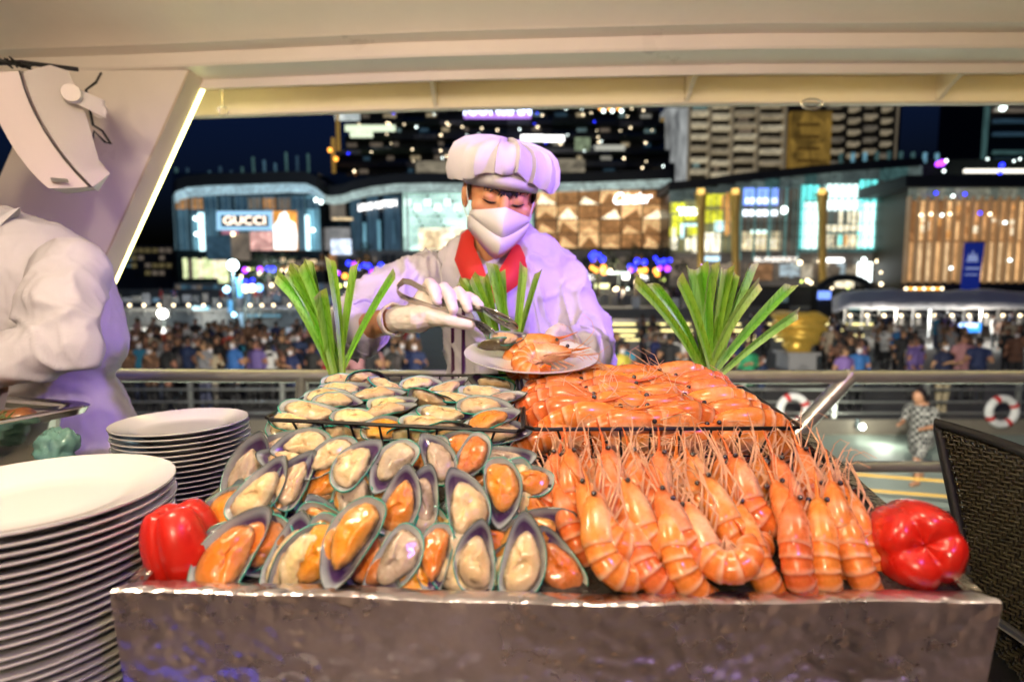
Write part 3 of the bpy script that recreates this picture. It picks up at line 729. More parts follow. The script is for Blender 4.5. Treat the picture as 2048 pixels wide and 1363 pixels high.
# centre (zoom), beak tip (zoom), apparent length in zoom px, kind, layer
FM = [  # bottom row
 (205, 780, 345, 495, 600, 'o', .022, 'long orange mussel leaning on the red pepper'),
 (505, 765, 560, 530, 470, 'c', .016, 'cream mussel with a purple hinge near the tray front'),
 (640, 800, 535, 1035, 520, 'o', .019, 'orange mussel with its pointed end at the tray front'),
 (895, 720, 790, 985, 560, 'o', .034, 'large bright orange mussel on top of the front row'),
 (1110, 820, 985, 1005, 460, 'g', .018, 'greyish mussel with spotted meat in the front row'),
 (1390, 815, 1375, 995, 420, 'o', .017, 'small heart shaped orange mussel in the front row'),
 (1640, 800, 1645, 590, 420, 'c', .020, 'plump cream mussel with a teal rim in the front row'),
 (1865, 790, 1900, 560, 500, 'c', .022, 'pale cream mussel with a white rim at the right of the front row'),
 (2105, 815, 1990, 610, 430, 'o', .010, 'pale orange mussel lying alone beside the prawns'),
 # second row
 (335, 390, 460, 200, 440, 'c', .030, 'cream mussel propped over the left slope of the pile'),
 (570, 345, 610, 235, 260, 'c', .028, 'short cream mussel with a wide teal rim'),
 (160, 530, 185, 420, 300, 'o', .006, 'orange mussel peeping out behind the red pepper'),
 (430, 545, 470, 380, 420, 'o', .010, 'orange mussel tucked under the cream ones'),
 (740, 390, 600, 520, 420, 'o', .014, 'orange mussel with a dark ragged edge lying sideways'),
 (930, 420, 985, 330, 360, 'o', .014, 'orange mussel half hidden in the middle of the pile'),
 (1150, 460, 1205, 262, 410, 'o', .036, 'orange mussel with a bright teal rim in the middle'),
 (1320, 440, 1325, 285, 360, 'g', .026, 'dark grey mussel between an orange and a cream one'),
 (1530, 485, 1465, 278, 440, 'c', .037, 'cream mussel with a dark spot in the middle'),
 (1745, 420, 1755, 632, 410, 'o', .034, 'orange mussel with its wide end up beside the prawns'),
 (690, 610, 640, 500, 300, 'c', .004, 'ragged cream mussel deep in a gap of the pile'),
 (1010, 520, 1060, 430, 280, 'o', .006, 'orange sliver of mussel deep in a gap of the pile'),
 (1900, 430, 1960, 640, 420, 'c', .012, 'dark edged mussel on the right flank of the pile'),
 (1985, 500, 1900, 380, 330, 'o', .006, 'orange mussel meat on the flank next to the prawns'),
 (1280, 640, 1240, 760, 300, 'c', .004, 'mussel in the shade below the grey one'),
 (330, 720, 420, 560, 380, 'c', .004, 'mussel in the shade behind the long orange one'),
 # top row
 (590, 130, 430, 150, 330, 'c', .030, 'cream mussel lying flat below the basket corner'),
 (500, 180, 355, 165, 330, 'c', .022, 'mussel showing a purple shell lining at the top left of the pile'),
 (760, 205, 640, 300, 320, 'c', .034, 'cream mussel with its teal end raised toward the basket'),
 (930, 225, 1025, 85, 330, 'c', .036, 'cream mussel leaning right in the top row'),
 (1135, 245, 1030, 405, 330, 'g', .033, 'grey cream mussel with its teal end up in the top row'),
 (1290, 160, 1180, 200, 320, 'o', .020, 'orange mussel behind the grey ones in the top row'),
 (1370, 190, 1310, 75, 260, 'g', .032, 'small grey mussel with a pointed tip up in the top row'),
 (1560, 190, 1500, 290, 260, 'o', .033, 'split orange mussel in the top row'),
 (1790, 185, 1915, 180, 320, 'g', .028, 'greyish mussel lying sideways at the right of the top row'),
 (1890, 290, 1780, 260, 300, 'o', .024, 'mussel with a teal rim poking out beside the prawns'),
 (880, 560, 900, 420, 330, 'c', .002, 'mussel buried in the centre of the pile'),
 (1480, 640, 1500, 520, 320, 'c', .003, 'mussel buried behind the heart shaped one'),
 (1760, 640, 1760, 520, 320, 'c', .003, 'mussel buried behind the plump cream one')]
random.seed(21)
for (x, y, bx_, by_, ln, kd, off, lb) in FM:
    px, py = zc(x, y); c = pile(px, py, off); bp = pile(*zc(bx_, by_), off)
    top = y < 320
    if top: c = pile(px, py + 10, off); bp = c
    inc = radians((58 if not top else 46) + random.uniform(-7, 7))
    nrm = V((random.uniform(-.16, .16) + (bx_ - x) * -.0004, -sin(inc), cos(inc)))
    up = V((0, cos(inc), sin(inc))); iw = (bx_ - x); ih = -(by_ - y) * .97
    d = (V((1, 0, 0)) * iw + up * ih).normalized()
    dist = c.y; L = ln / 2.926 / F * dist / .985
    mussel(c, d, nrm, kd, lb, None, max(.66, min(1.18, L / ML * 1.03)), wide=random.uniform(1.28, 1.5))
random.seed(77)
for i in range(34):      # shells wedged in the gaps below
    px, py = zc(random.uniform(140, 2000), random.uniform(200, 900)); c = pile(px, py, random.uniform(.0, .010)); inc = radians(random.uniform(30, 70)); a = random.uniform(0, 6.28)
    nrm = V((random.uniform(-.5, .5), -sin(inc), cos(inc))); up = V((0, cos(inc), sin(inc)))
    kd = random.choice('oocg'); zn = ('near the red pepper' if px < 600 else 'amid the front pile' if px < 860 else 'beside the prawns') + (', below the basket' if py < 960 else ', above the tray rim' if py > 1060 else ', halfway up')
    mussel(c, V((1, 0, 0)) * cos(a) + up * sin(a), nrm, kd, '%s mussel wedged in a gap %s' % (CN[kd], zn), 'mussels wedged in the gaps of the front pile', random.uniform(.75, .95), wide=1.35)
def z4(x, y): return 500 + x / 3.657, 720 + y / 3.657
BM = [(690, 150, 340, 1, 'c', 0), (690, 198, 390, 1, 'c', 3), (570, 262, 330, 1, 'c', 0), (1030, 185, 350, 1, 'c', -22), (1250, 172, 300, 1, 'c', 3), (1440, 190, 340, 1, 'c', 22),
      (1760, 165, 360, -1, 'x', -14), (1720, 222, 400, 1, 'c', -2), (940, 250, 420, 1, 'c', 3), (1340, 285, 380, 1, 'x', -16), (640, 300, 300, 1, 'c', -4), (480, 362, 520, 1, 'c', -10),
      (1010, 368, 440, 1, 'c', 10), (1500, 262, 360, 1, 'c', -6), (1720, 340, 430, 1, 'c', -2), (1440, 378, 450, 1, 'c', -6), (800, 428, 430, 1, 'c', -9), (1320, 442, 470, 1, 'c', -3),
      (1770, 440, 450, 1, 'o', 17), (1040, 302, 330, 1, 'c', 4), (1850, 285, 330, 1, 'g', 14),
      (330, 500, 380, 1, 'c', -8), (560, 540, 380, -1, 'x', 6), (800, 530, 400, 1, 'x', -12), (1020, 520, 360, 1, 'o', -4), (1210, 540, 400, 1, 'x', 3), (1450, 545, 400, 1, 'x', 6), (1680, 548, 380, 1, 'g', -3), (1860, 540, 340, 1, 'c', 5), (350, 440, 330, 1, 'c', -10), (860, 150, 260, 1, 'x', 5)]
BP0 = V((0, .735, CZ - .158)); BP1 = V((0, 1.07, CZ - .145)); bsl = math.atan2(BP1.z - BP0.z, BP1.y - BP0.y)
BN = V((0, -sin(bsl), cos(bsl)))
def bpile(px, py, off=0.):
    d = at(px, py, 1.0) - V((0, 0, CZ)); o = V((0, 0, CZ)); p0 = BP0 + BN * off
    k = (p0 - o).dot(BN) / d.dot(BN); return o + d * k
random.seed(5)
for i, (x, y, ln, sg, kd, ang) in enumerate(BM):
    px, py = z4(x, y)
    below = y > 470
    if below: c = at(px, py, .757)
    else:
        Yb = interp([(838, .765), (815, .80), (795, .86), (778, .93), (763, 1.0), (752, 1.05)][::-1], py) ; c = at(px, py, Yb)
    inc = radians(19 + random.uniform(-8, 10)) if not below else radians(50)
    nrm = V((random.uniform(-.15, .15), -sin(inc), cos(inc)))
    if kd == 'x': nrm = V((random.uniform(-.2, .2), -.85, -.45))
    a = radians(ang); d = V((sg * cos(a), .12, sin(a) * sg)).normalized()
    L = ln / 3.657 / F * c.y
    rw = 'pressed to the front wires' if below else 'along the back rim' if py < 775 else 'in the middle rows' if py < 808 else 'in the front row'
    if kd == 'x': lb = 'upturned brown mussel shell in the wire basket'; g = 'upturned mussel shells in the basket'
    elif kd == 'c': lb = 'cream mussel in the wire basket'; g = 'cream mussels in the basket'
    elif kd == 'o': lb = 'orange mussel in the wire basket'; g = 'orange mussels in the basket'
    else: lb = 'greyish mussel in the wire basket'; g = 'grey mussels in the basket'
    lb = lb.replace('in the wire basket', 'in the wire basket, ' + rw)
    mussel(c, d, nrm, 'c' if kd == 'x' else kd, lb, g, max(.7, min(1.05, L / ML)), wide=1.28)

# ================================================================= prawns
PR = M('prawn_shell', rough=.25, attr=True, coat=.3, sss=.1, var=(70, .26), rand=.08, bump=(120, .12, .0015))
PLEG = M('prawn_leg', (.72, .40, .24), rough=.35, var=(60, .2))
PEYE = M('prawn_eye', (.01, .01, .02), rough=.06, coat=1)
def prawn_parts(curl, seed):
    L = .138; n = 22; st = []
    tabw = [(0, .0036), (.03, .0066), (.10, .0104), (.20, .0136), (.32, .0156), (.42, .0160), (.46, .0157), (.6, .0156), (.75, .0146), (.9, .0122), (1.0, .0088)]
    ss = [0, .02, .05, .1, .16, .22, .28, .34, .39, .43, .455]
    for k in range(6):
        a = .455 + .545 * k / 6; b = .455 + .545 * (k + 1) / 6; ss += [a + .004, lerp(a, b, .3), lerp(a, b, .62), b - .012, b - .002]
    tabw = [(a_, b_ * 1.17) for a_, b_ in tabw]; pos = V((L * .46, 0, 0)); ang = 0; prev = 0; R = []; C = []; cl = {}
    org, deep, pale, pink = V((.80, .235, .045)), V((.64, .10, .016)), V((.86, .60, .40)), V((.82, .48, .29))
    for s in ss:
        ds = (s - prev) * L; prev = s
        if s > .40: ang += curl * (s - max(.40, s - ds / L)) / .60 * (1.25 if s > .6 else .75)
        pos = pos + V((-cos(ang), 0, -sin(ang))) * ds
        cl[s] = (pos.copy(), ang)
        r = interp(tabw, s); seg = (s - .455) / (.545 / 6) if s > .455 else -1; fr = seg - int(seg) if seg >= 0 else 0
        if seg >= 0: r *= .95 + .075 * fr
        up = V((-sin(ang), 0, cos(ang))); ring = []
        for k in range(n):
            th = 2 * pi * k / n; cy, cz = cos(th), sin(th)
            hz = 1.14 if s < .455 else 1.12
            q = 1.0
            if cz < -.3: q = .84 if s > .455 else .95
            ridge = 1 + .05 * max(0, cz) ** 8 * (s < .44)
            ring.append(pos + V((0, cy * r * .92, 0)) + up * cz * r * hz * q * ridge)
            nz = noise.noise(V((s * 9, cy * 1.5 + 3, cz * 1.5 + seed)))
            if seg < 0:
                c = org.lerp(pink, max(0, min(1, .75 - cz * .9 + nz * .8)) * (.15 + .85 * min(1, s / .25)))
                c = c.lerp(deep, max(0, .55 - s * 4))
                if s > .43: c = c.lerp(pale, .45)
            else:
                c = org.lerp(deep, .45 * max(0, seg - 1) / 5 + .5 * max(0, nz) + .22 * max(0, cz))
                if fr > .84: c = c.lerp(pale, .42 + .5 * nz)
                elif fr < .12: c = c.lerp(deep, .5)
                c = c.lerp(pale, max(0, min(.6, (-cz - .35) * 1.3)))
            C.append(tuple(c))
        R.append(ring)
    mb = MB(); mb.rings(R, col=C)
    # rostrum
    h = V((L * .46, 0, 0)); rc = []
    mb.tube([h + V((-.045, 0, .0135)), h + V((-.018, 0, .0105)), h + V((0, 0, .0065)), h + V((.018, 0, .0085)), h + V((.036, 0, .0135))], [.0012, .0026, .0026, .0017, .0005], 8, col=(.72, .17, .03))
    body = mb.mesh('body', PR, cols=True, sharp=None)
    mb = MB(); pe, a = cl[ss[-1]]; T = V((-cos(a), 0, -sin(a))); U = V((-sin(a), 0, cos(a)))
    for sp_, ln in ((-.75, .021), (-.38, .025), (0, .024), (.38, .025), (.75, .021)):
        d = (T + V((0, sp_ * .75, 0))).normalized(); sd = d.cross(U).normalized()
        rg = [[pe - T * .004 + d * ln * t + sd * w * c_ + U * s_ * .0011 for c_, s_ in ((1, 0), (.4, 1), (-.4, 1), (-1, 0), (-.4, -1), (.4, -1))] for t, w in ((0, .0028), (.4, .0052), (.8, .0058), (1, .003))]
        mb.rings(rg, col=(.74, .13, .015))
    tail = mb.mesh('tail_fan', PR, cols=True)
    eye = MB().ell((0, 0, 0), (.0034, .0034, .0034), n=12, m=8).mesh('eye', PEYE)
    ants = []
    random.seed(seed * 5)
    for sg in (-1, 1):
        for k in range(2):
            b = h + V((-.002, sg * (.002 + .0016 * k), .002 - .003 * k)); f1 = random.uniform(.02, .05); 
            e = b + V((random.uniform(.022, .052) * (1.0 if k < 2 else .7), sg * random.uniform(.004, .030), random.uniform(-.016, .024)))
            m = b.lerp(e, .45) + V((.012, sg * random.uniform(-.006, .010), random.uniform(-.004, .010)))
            p = bez(b, m, e, 8)
            if k == 1: p += [e + V((-.004, sg * .012, .01)), e + V((-.02, sg * .024, .016))]
            ants.append(MB().tube(p, [.0009 - .0006 * i / len(p) for i in range(len(p))], 5).mesh('antenna', PLEG))
    legs = []
    for sg in (-1, 1):
        for k in range(4):
            b = V((L * .46 - .02 - k * .010, sg * .006, -.012 - .001 * k)); kn = b + V((.016 + .006 * (3 - k), sg * (.008 + .002 * k), -.010 - random.random() * .006)); 
            e = kn + V((.030 + random.random() * .016, sg * random.uniform(-.006, .006), random.uniform(-.004, .012)))
            legs.append(MB().tube([b, b.lerp(kn, .6), kn, kn.lerp(e, .5) + V((0, 0, -.002)), e], [.0016, .0014, .0013, .0011, .0005], 6).mesh('leg', PLEG))
    mb = MB()
    for k in range(5):
        s = ss[13 + k * 5]; p, a = cl[s]; U = V((-sin(a), 0, cos(a)))
        for sg in (-1, 1):
            b = p - U * interp(tabw, s) * .8 + V((0, sg * .004, 0)); mb.tube([b, b - U * .006 + V((.004, sg * .001, 0)), b - U * .011 + V((.009, 0, 0))], [.0022, .0026, .0008], 6, flat=.5)
    pleo = mb.mesh('swimmerets', PLEG)
    return body, tail, eye, ants, legs, pleo, h
PV = [prawn_parts(c, i + 1) for i, c in enumerate((1.6, 2.3, 3.0, 1.8))]
def prawn(pos, fwd, dorsal, var, label, group=None, sc=1.0, simple=False):
    body, tail, eye, ants, legs, pleo, h = PV[var]
    o = bpy.data.objects.new('prawn', None); COL.objects.link(o); o.empty_display_size = .02; tag(o, label, 'prawn', group)
    o.matrix_world = frame_mat(fwd, dorsal, pos, sc)
    link('body', body, o, True); link('tail_fan', tail, o, True); q = link('swimmerets', pleo, o, True); struct(q, 'stuff')
    for sg in (-1, 1):
        e = link('eye', eye, o, True); e.location = h + V((-.006, sg * .0098, .0062))
    for a in ants: link('antenna', a, o, True)
    for l in legs: link('leg', l, o, True)
    return o
def z3(x, y): return 1050 + x / 2.926, 840 + y / 2.926
# eye (zoom), far body point (zoom), curl variant, layer, roll (deg: + shows belly to the right), label
FP = [
 (345, 405, 470, 870, 1, .034, 55, 'big orange prawn curling right at the left of the front row'),
 (600, 395, 720, 830, 2, .036, 58, 'plump prawn with a strong curl in the front row'),
 (800, 445, 1010, 835, 2, .036, 55, 'slanted prawn with pale belly legs in the front row'),
 (1060, 365, 1360, 830, 1, .040, 50, 'longest prawn slanting across the middle of the heap'),
 (1470, 400, 1650, 760, 3, .036, 20, 'orange prawn with white bands right of the longest one'),
 (1790, 400, 1850, 830, 3, .036, 0, 'straight prawn next to the large pepper'),
 (265, 195, 290, 510, 3, .028, 25, 'prawn leaning on the left edge of the heap, head up'),
 (490, 190, 500, 480, 1, .030, 30, 'pale cheeked prawn in the second row'),
 (630, 200, 640, 560, 1, .018, 30, 'prawn half hidden between two pale ones'),
 (800, 210, 830, 560, 0, .030, 5, 'prawn with a round pale carapace below the basket wires'),
 (985, 225, 1050, 560, 0, .020, 40, 'prawn with raised feelers behind the longest one'),
 (1230, 225, 1320, 560, 1, .030, 45, 'prawn with a greyish carapace in the second row'),
 (1475, 240, 1620, 520, 0, .030, 35, 'prawn slanting right in the second row'),
 (1620, 190, 1760, 480, 0, .018, 40, 'prawn with tangled legs at the right rear of the heap'),
 (200, 400, 280, 770, 3, .016, 25, 'slim prawn beside the lone pale mussel'),
 (180, 210, 110, 560, 2, .008, -40, 'prawn on the left flank showing only its curled back'),
 (380, 240, 400, 520, 0, .010, 10, 'prawn buried under the left of the second row'),
 (900, 230, 920, 520, 0, .010, 10, 'prawn buried under the middle of the second row'),
 (1150, 240, 1160, 520, 0, .010, 10, 'prawn buried behind the greyish one'),
 (1370, 250, 1400, 560, 0, .010, 20, 'prawn buried under the right of the second row'),
 (1700, 330, 1780, 640, 0, .010, 20, 'prawn buried beside the large pepper'),
 (1880, 420, 1960, 700, 3, .012, 20, 'prawn squeezed against the large pepper'),
 (400, 700, 470, 1070, 1, .012, 30, 'dark orange prawn under the leftmost front one'),
 (640, 720, 740, 1080, 3, .010, 20, 'prawn under the plump one at the tray front'),
 (830, 720, 920, 1080, 3, .014, 15, 'white banded prawn under the slanted one'),
 (1050, 700, 1140, 1050, 2, .016, 65, 'tightly curled prawn with a bright tail at the tray front'),
 (1330, 720, 1420, 1070, 3, .008, 10, 'prawn in shade beside the curled one'),
 (1510, 690, 1590, 1060, 3, .014, 0, 'glossy prawn with bright bands under the banded one'),
 (1680, 690, 1760, 1050, 3, .010, 0, 'shaded prawn under the straight one'),
 (1860, 720, 1990, 1060, 3, .006, 0, 'shaded prawn beneath the large pepper')]
random.seed(31)
for (hx, hy, tx, ty, var, off, roll, lb) in FP:
    low = ty > 1000
    if low: hy -= 40; ty -= 40; off += .010
    roll += 22 if roll > 15 else 34 if roll >= 0 else 0
    if 'buried' in lb: off -= .014
    if 740 < ty < 900: hy -= 22; ty -= 34
    h = pile(*z3(hx, hy), off); t = pile(*z3(tx, ty), off - .004)
    d = (h - t).normalized(); ln = (h - t).length
    nat = {0: .132, 1: .122, 2: .112, 3: .130}[var]
    if not low: off += .010
    sc = max(.88, min(1.16, ln / nat)); r = radians(roll)
    d = (d + PN * random.uniform(.0, .24) + V((random.uniform(-.16, .16), 0, 0))).normalized(); r += random.uniform(-.3, .3)
    dors = PN * cos(r) + V((-1, 0, 0)) * sin(r)
    c = h - d * (.058 * sc)
    if low: c = t + d * (.052 * sc if var != 2 else .04)
    prawn(c, d, dors, var, lb, None, sc)
def z5(x, y): return 1030 + x / 3.471, 720 + y / 3.471
BPR = [  # centre x, y, heading (+1 head right), variant, lift
 (215, 160, 1, 1, 'far'), (225, 195, 1, 0, 'far'), (230, 235, 1, 1, 'far'), (245, 285, 1, 0, 'm'), (245, 355, 1, 2, 'm'), (250, 530, 1, 0, 'b'),
 (540, 115, 1, 1, 'far'), (545, 155, 1, 0, 'far'), (560, 205, 1, 1, 'far'), (590, 245, 1, 0, 'm'), (600, 320, 1, 2, 'm'), (660, 450, 1, 0, 'n'), (640, 545, 1, 0, 'b'),
 (880, 115, -1, 0, 'far'), (1010, 160, -1, 0, 'far'), (1010, 205, 1, 0, 'far'), (1090, 250, -1, 1, 'm'), (1130, 330, -1, 0, 'm'), (1250, 385, -1, 2, 'n'), (1000, 430, 1, 0, 'n'),
 (1220, 95, -1, 0, 'far'), (1350, 140, -1, 1, 'far'), (1360, 190, -1, 0, 'far'), (1440, 225, -1, 1, 'm'), (1490, 285, -1, 3, 'm'), (1600, 355, -1, 0, 'm'), (1690, 425, -1, 0, 'n'),
 (1690, 540, -1, 0, 'b'), (1400, 540, -1, 0, 'b'), (1100, 540, 1, 0, 'b'), (900, 540, -1, 0, 'b'), (420, 400, 1, 0, 'm'), (840, 300, -1, 0, 'm')]
random.seed(17)
for i, (x, y, sg, var, k) in enumerate(BPR):
    px, py = z5(x, y)
    if k == 'b': Yb = .785
    else: Yb = interp([(738, 1.05), (760, .99), (780, .92), (800, .86), (825, .80), (855, .775)], py)
    c = at(px, py, Yb)
    d = V((sg, random.uniform(-.22, .1), random.uniform(-.05, .14))).normalized()
    dors = V((-sg * .1, -.35 + random.uniform(-.25, .2), .85))
    reach = (x - 780) / 700 if True else 0
    if k == 'b': lb, g = 'prawn pressed against the front wires of its basket', 'prawns behind the basket wires'
    elif sg > 0: lb, g = 'prawn in the basket with its head toward the wicker chair side', 'basket prawns heading toward the chair'
    else: lb, g = 'prawn in the basket with its head toward the mussel basket', 'basket prawns heading toward the mussels'
    if k != 'b': lb += {'far': ', at the back', 'm': ', in the middle', 'n': ', at the front'}[k] + (', curled' if var == 2 else '')
    else: lb += ' ' + ('near the mussel basket' if px < 1200 else 'near the pepper' if px > 1420 else 'midway')
    prawn(c - d * .0, d, dors, var, lb, g, random.uniform(1.0, 1.16))
# ================================================================= the chef
SKIN = M('skin', S(206, 146, 104), rough=.42, var=(30, .08), sss=.15, bump=(260, .1, .0008), sssr=(.012, .005, .003))
WHITE = M('chef_jacket_cotton', (.57, .545, .59), rough=.75, var=(14, .04), bump=(380, .18, .0006), bump2=(16, .2, .006))
HATM = M('chef_hat_cotton', (.64, .61, .64), rough=.75, var=(14, .03), bump=(380, .15, .0006))
RED = M('neckerchief_red', (.52, .02, .012), rough=.65, bump=(300, .15, .0006), bump2=(30, .2, .004))
MASK = M('mask_fabric', (.74, .72, .71), rough=.7, bump=(500, .2, .0004))
HAIR = M('black_hair', (.012, .008, .009), rough=.4)
GLOVE = M('latex_glove', (.78, .70, .62), rough=.36, sss=.15, var=(30, .06), bump=(60, .3, .003))
PURP = M('purple_piping', (.05, .006, .045), rough=.6)
chef = thing('person', 'chef in white jacket, red neckerchief and face mask plating seafood with tongs', 'person', (.06, 1.42, 0))
Ht = V((0, 0, 0))
Hc = at(1001, 384, 1.315)                     # between the eyes, middle of the head
pt, yw, rl = radians(19), radians(7), radians(9)
# head axes: f forward (toward the camera, down), u up, r to the right in the picture
Rm = Matrix.Rotation(yw, 3, 'Z') @ Matrix.Rotation(-pt * -1, 3, 'X')
f = V((sin(yw), -cos(yw) * cos(pt), -sin(pt))).normalized(); u = V((0, -sin(pt), cos(pt)))
u = (u - f * u.dot(f)).normalized(); r = u.cross(f) * -1
r = f.cross(u).normalized() * 1
if r.x < 0: r = -r
u2 = u * cos(rl) + r * sin(rl); r2 = r * cos(rl) - u * sin(rl); u, r = u2, r2
def H(a, b, c): return Hc + r * a + f * b + u * c      # right, forward, up
RH = Matrix((r, f, u)).transposed()
mb = MB()
mb.ell(H(0, -.012, .022), (.077, .090, .082), RH, 26, 18)          # cranium
mb.ell(H(0, .022, -.030), (.064, .066, .078), RH, 24, 16)          # face
mb.ell(H(0, .040, -.088), (.040, .042, .036), RH, 18, 12)          # chin
mb.cone(H(0, .080, .010), .010, H(0, .104, -.030), .013)           # nose
mb.cone(H(-.028, .078, .028), .011, H(.028, .078, .028), .011)     # brow ridge
for s in (-1, 1):
    mb.cone(H(s * .040, .068, .024), .011, H(s * .052, .052, .018), .010)
    mb.ell(H(s * .031, .073, -.001), (.0165, .012, .0125), RH, 16, 10)  # lids
    mb.ell(H(s * .046, .050, -.026), (.022, .022, .020), RH)       # cheek
    mb.ell(H(s * .077, -.012, -.012), (.010, .020, .033), RH, 14, 10)   # ear
    mb.ell(H(s * .076, -.006, -.038), (.007, .010, .010), RH, 12, 8)
neck0 = at(985, 560, 1.41); neck1 = H(0, -.02, -.06)
mb.cone(neck0, .062, neck1, .056)
shL, shR = at(838, 556, 1.42), at(1120, 560, 1.43)      # shoulder joints (picture left / right)
chest = at(985, 640, 1.44); waist = at(985, 800, 1.45); hip = V((waist.x, waist.y + .01, 0.86))
mb.cone(chest, .09, waist, .09); mb.cone(waist, .09, hip, .10); mb.cone(shL, .032, shR, .032)
elL, elR = at(700, 660, 1.27), at(1180, 714, 1.33)
wrL, wrR = at(795, 638, 1.13), at(1130, 690, 1.235)
mb.cone(shL, .032, elL, .036); mb.cone(elL, .036, wrL, .0235)
mb.cone(shR, .032, elR, .034); mb.cone(elR, .036, wrR, .0235)
for s in (-.09, .09):
    mb.cone(hip + V((s, 0, 0)), .08, V((hip.x + s, hip.y, .48)), .055); mb.cone(V((hip.x + s, hip.y, .48)), .055, V((hip.x + s, hip.y + .03, .07)), .04)
    mb.cone(V((hip.x + s, hip.y + .03, .05)), .04, V((hip.x + s, hip.y - .13, .035)), .032)
remesh(mb, 'body', SKIN, .0042, 4, chef)
# trousers
mb = MB()
for s in (-.09, .09):
    mb.cone(hip + V((s, 0, .02)), .11, V((hip.x + s, hip.y, .48)), .08); mb.cone(V((hip.x + s, hip.y, .48)), .08, V((hip.x + s, hip.y + .03, .10)), .065)
remesh(mb, 'trousers', BLK, .012, 4, chef)
# jacket
def ridged(n): return 1 - abs(n) * 2
def folds(seed, amp, center=None):
    def fn(p, n):
        q = V((p.x * 13 + p.z * 3, p.y * 9, p.z * 5.5)) + V((seed, seed * .7, 0))
        w = noise.noise(q * 1.0); a = ridged(noise.noise(V((p.x * 24 + w * .8 + p.z * 6, p.y * 16, p.z * 8 + seed)))) 
        b = noise.noise(V((p.x * 11 + p.z * 9, p.y * 11, p.z * 17 - p.x * 8)) + V((0, seed, 0)))
        c = ridged(noise.noise(V((p.x * 15 - p.z * 12 + w, p.y * 22, p.z * 9 + p.x * 10)) + V((seed, 0, seed))))
        return n * (amp * (.32 * w + .75 * max(0, a) ** 4 + .25 * b + .6 * max(0, c) ** 4))
    return fn
def oval(c, rx, ry, n=28, tilt=0.):
    return [c + V((rx * cos(2 * pi * k / n), ry * sin(2 * pi * k / n) , tilt * rx * cos(2 * pi * k / n))) for k in range(n)]
mb = MB()
tc = V((.028, 1.44, 0)); zs = neck0.z
cx = lambda px, Y: at(px, 600, Y).x
mb.rings([oval(V((.028, 1.45, .80)), .215, .155), oval(V((.025, 1.45, 1.0)), .20, .142), oval(V((.008, 1.45, 1.12)), .172, .135),
          oval(V((-.004, 1.445, 1.24)), .170, .132), oval(V((-.012, 1.44, 1.33)), .176, .122), oval(V((-.018, 1.435, 1.385)), .165, .098), oval(V((-.022, 1.43, 1.425)), .115, .078), oval(V((-.03, 1.42, 1.452)), .07, .066)])
mb.cone(shL + V((.012, 0, -.004)), .066, at(757, 606, 1.345), .063, 16); mb.cone(at(757, 606, 1.345), .063, elL + V((.004, .0, .004)), .064, 16); mb.cone(elL, .062, elL.lerp(wrL, .22), .054, 16)
mb.cone(shR + V((-.012, 0, -.004)), .066, at(1158, 640, 1.38), .060, 16); mb.cone(at(1158, 640, 1.38), .060, elR + V((0, 0, .004)), .062, 16); mb.cone(elR, .060, elR.lerp(wrR, .30), .056, 16)
jacket = remesh(mb, 'jacket', WHITE, .0058, 7, chef, disp=folds(3.1, .015))
JT = BVHTree.FromObject(jacket, bpy.context.evaluated_depsgraph_get()) if False else BVHTree.FromPolygons([v.co for v in jacket.data.vertices], [tuple(p.vertices) for p in jacket.data.polygons])
def onjacket(px, py, off=.003):
    o = V((0, 0, CZ)); d = (at(px, py, 1.5) - o).normalized(); h = JT.ray_cast(o, d)
    return (h[0] - d * off) if h[0] is not None else at(px, py, 1.33)
def cuff(a, b, t, r0, r1, w):
    p = a.lerp(b, t); T = (b - a).normalized(); X = T.orthogonal().normalized(); Yv = T.cross(X); Rg = []
    for q, rr in ((-w, r0 * .99), (-w, r0 * 1.07), (-w * .3, r0 * 1.12), (w * .5, r1 * 1.12), (w * .8, r1 * 1.08), (w * .6, r1 * .96), (0, r1 * .93)):
        Rg.append([p + T * q + (X * cos(2 * pi * k / 30) + Yv * sin(2 * pi * k / 30)) * rr * (1 + .035 * sin(k * 1.3 + q * 90)) for k in range(30)])
    return MB().rings(Rg, cap0=False, cap1=False)
cuff(elL, wrL, .27, .060, .055, .026).build('cuff', WHITE, chef, sharp=None)
cuff(elR, wrR, .34, .060, .056, .026).build('cuff', WHITE, chef, sharp=None)
# collar, piping, seams
def ribbon(pts, w, th, name, mat, parent, taper=None, n=None):
    P = [V(p) for p in pts]; Rg = []
    for i, p in enumerate(P):
        T = (P[min(i + 1, len(P) - 1)] - P[max(i - 1, 0)]).normalized(); nn = V((0, -1, .15)) if n is None else V(n[i]); sd = T.cross(nn).normalized(); nn = sd.cross(T).normalized()
        if nn.y > 0: nn = -nn
        ww = w if taper is None else w * taper[i]
        Rg.append([p - sd * ww, p - sd * ww * .4 + nn * th, p + sd * ww * .4 + nn * th, p + sd * ww, p + sd * ww * .5 - nn * th * .6, p - sd * ww * .5 - nn * th * .6])
    return MB().rings(Rg).build(name, mat, parent)
for x0, x1 in ((905, 906), (927, 926)):
    ribbon([onjacket(lerp(x0, x1, t), lerp(600, 775, t), .004) for t in [i / 9 for i in range(10)]], .0042, .0016, 'piping', PURP, chef)
ribbon([onjacket(lerp(1058, 1098, t), lerp(545, 745, t), .002) for t in [i / 9 for i in range(10)]], .004, .0014, 'placket_seam', WHITE, chef)
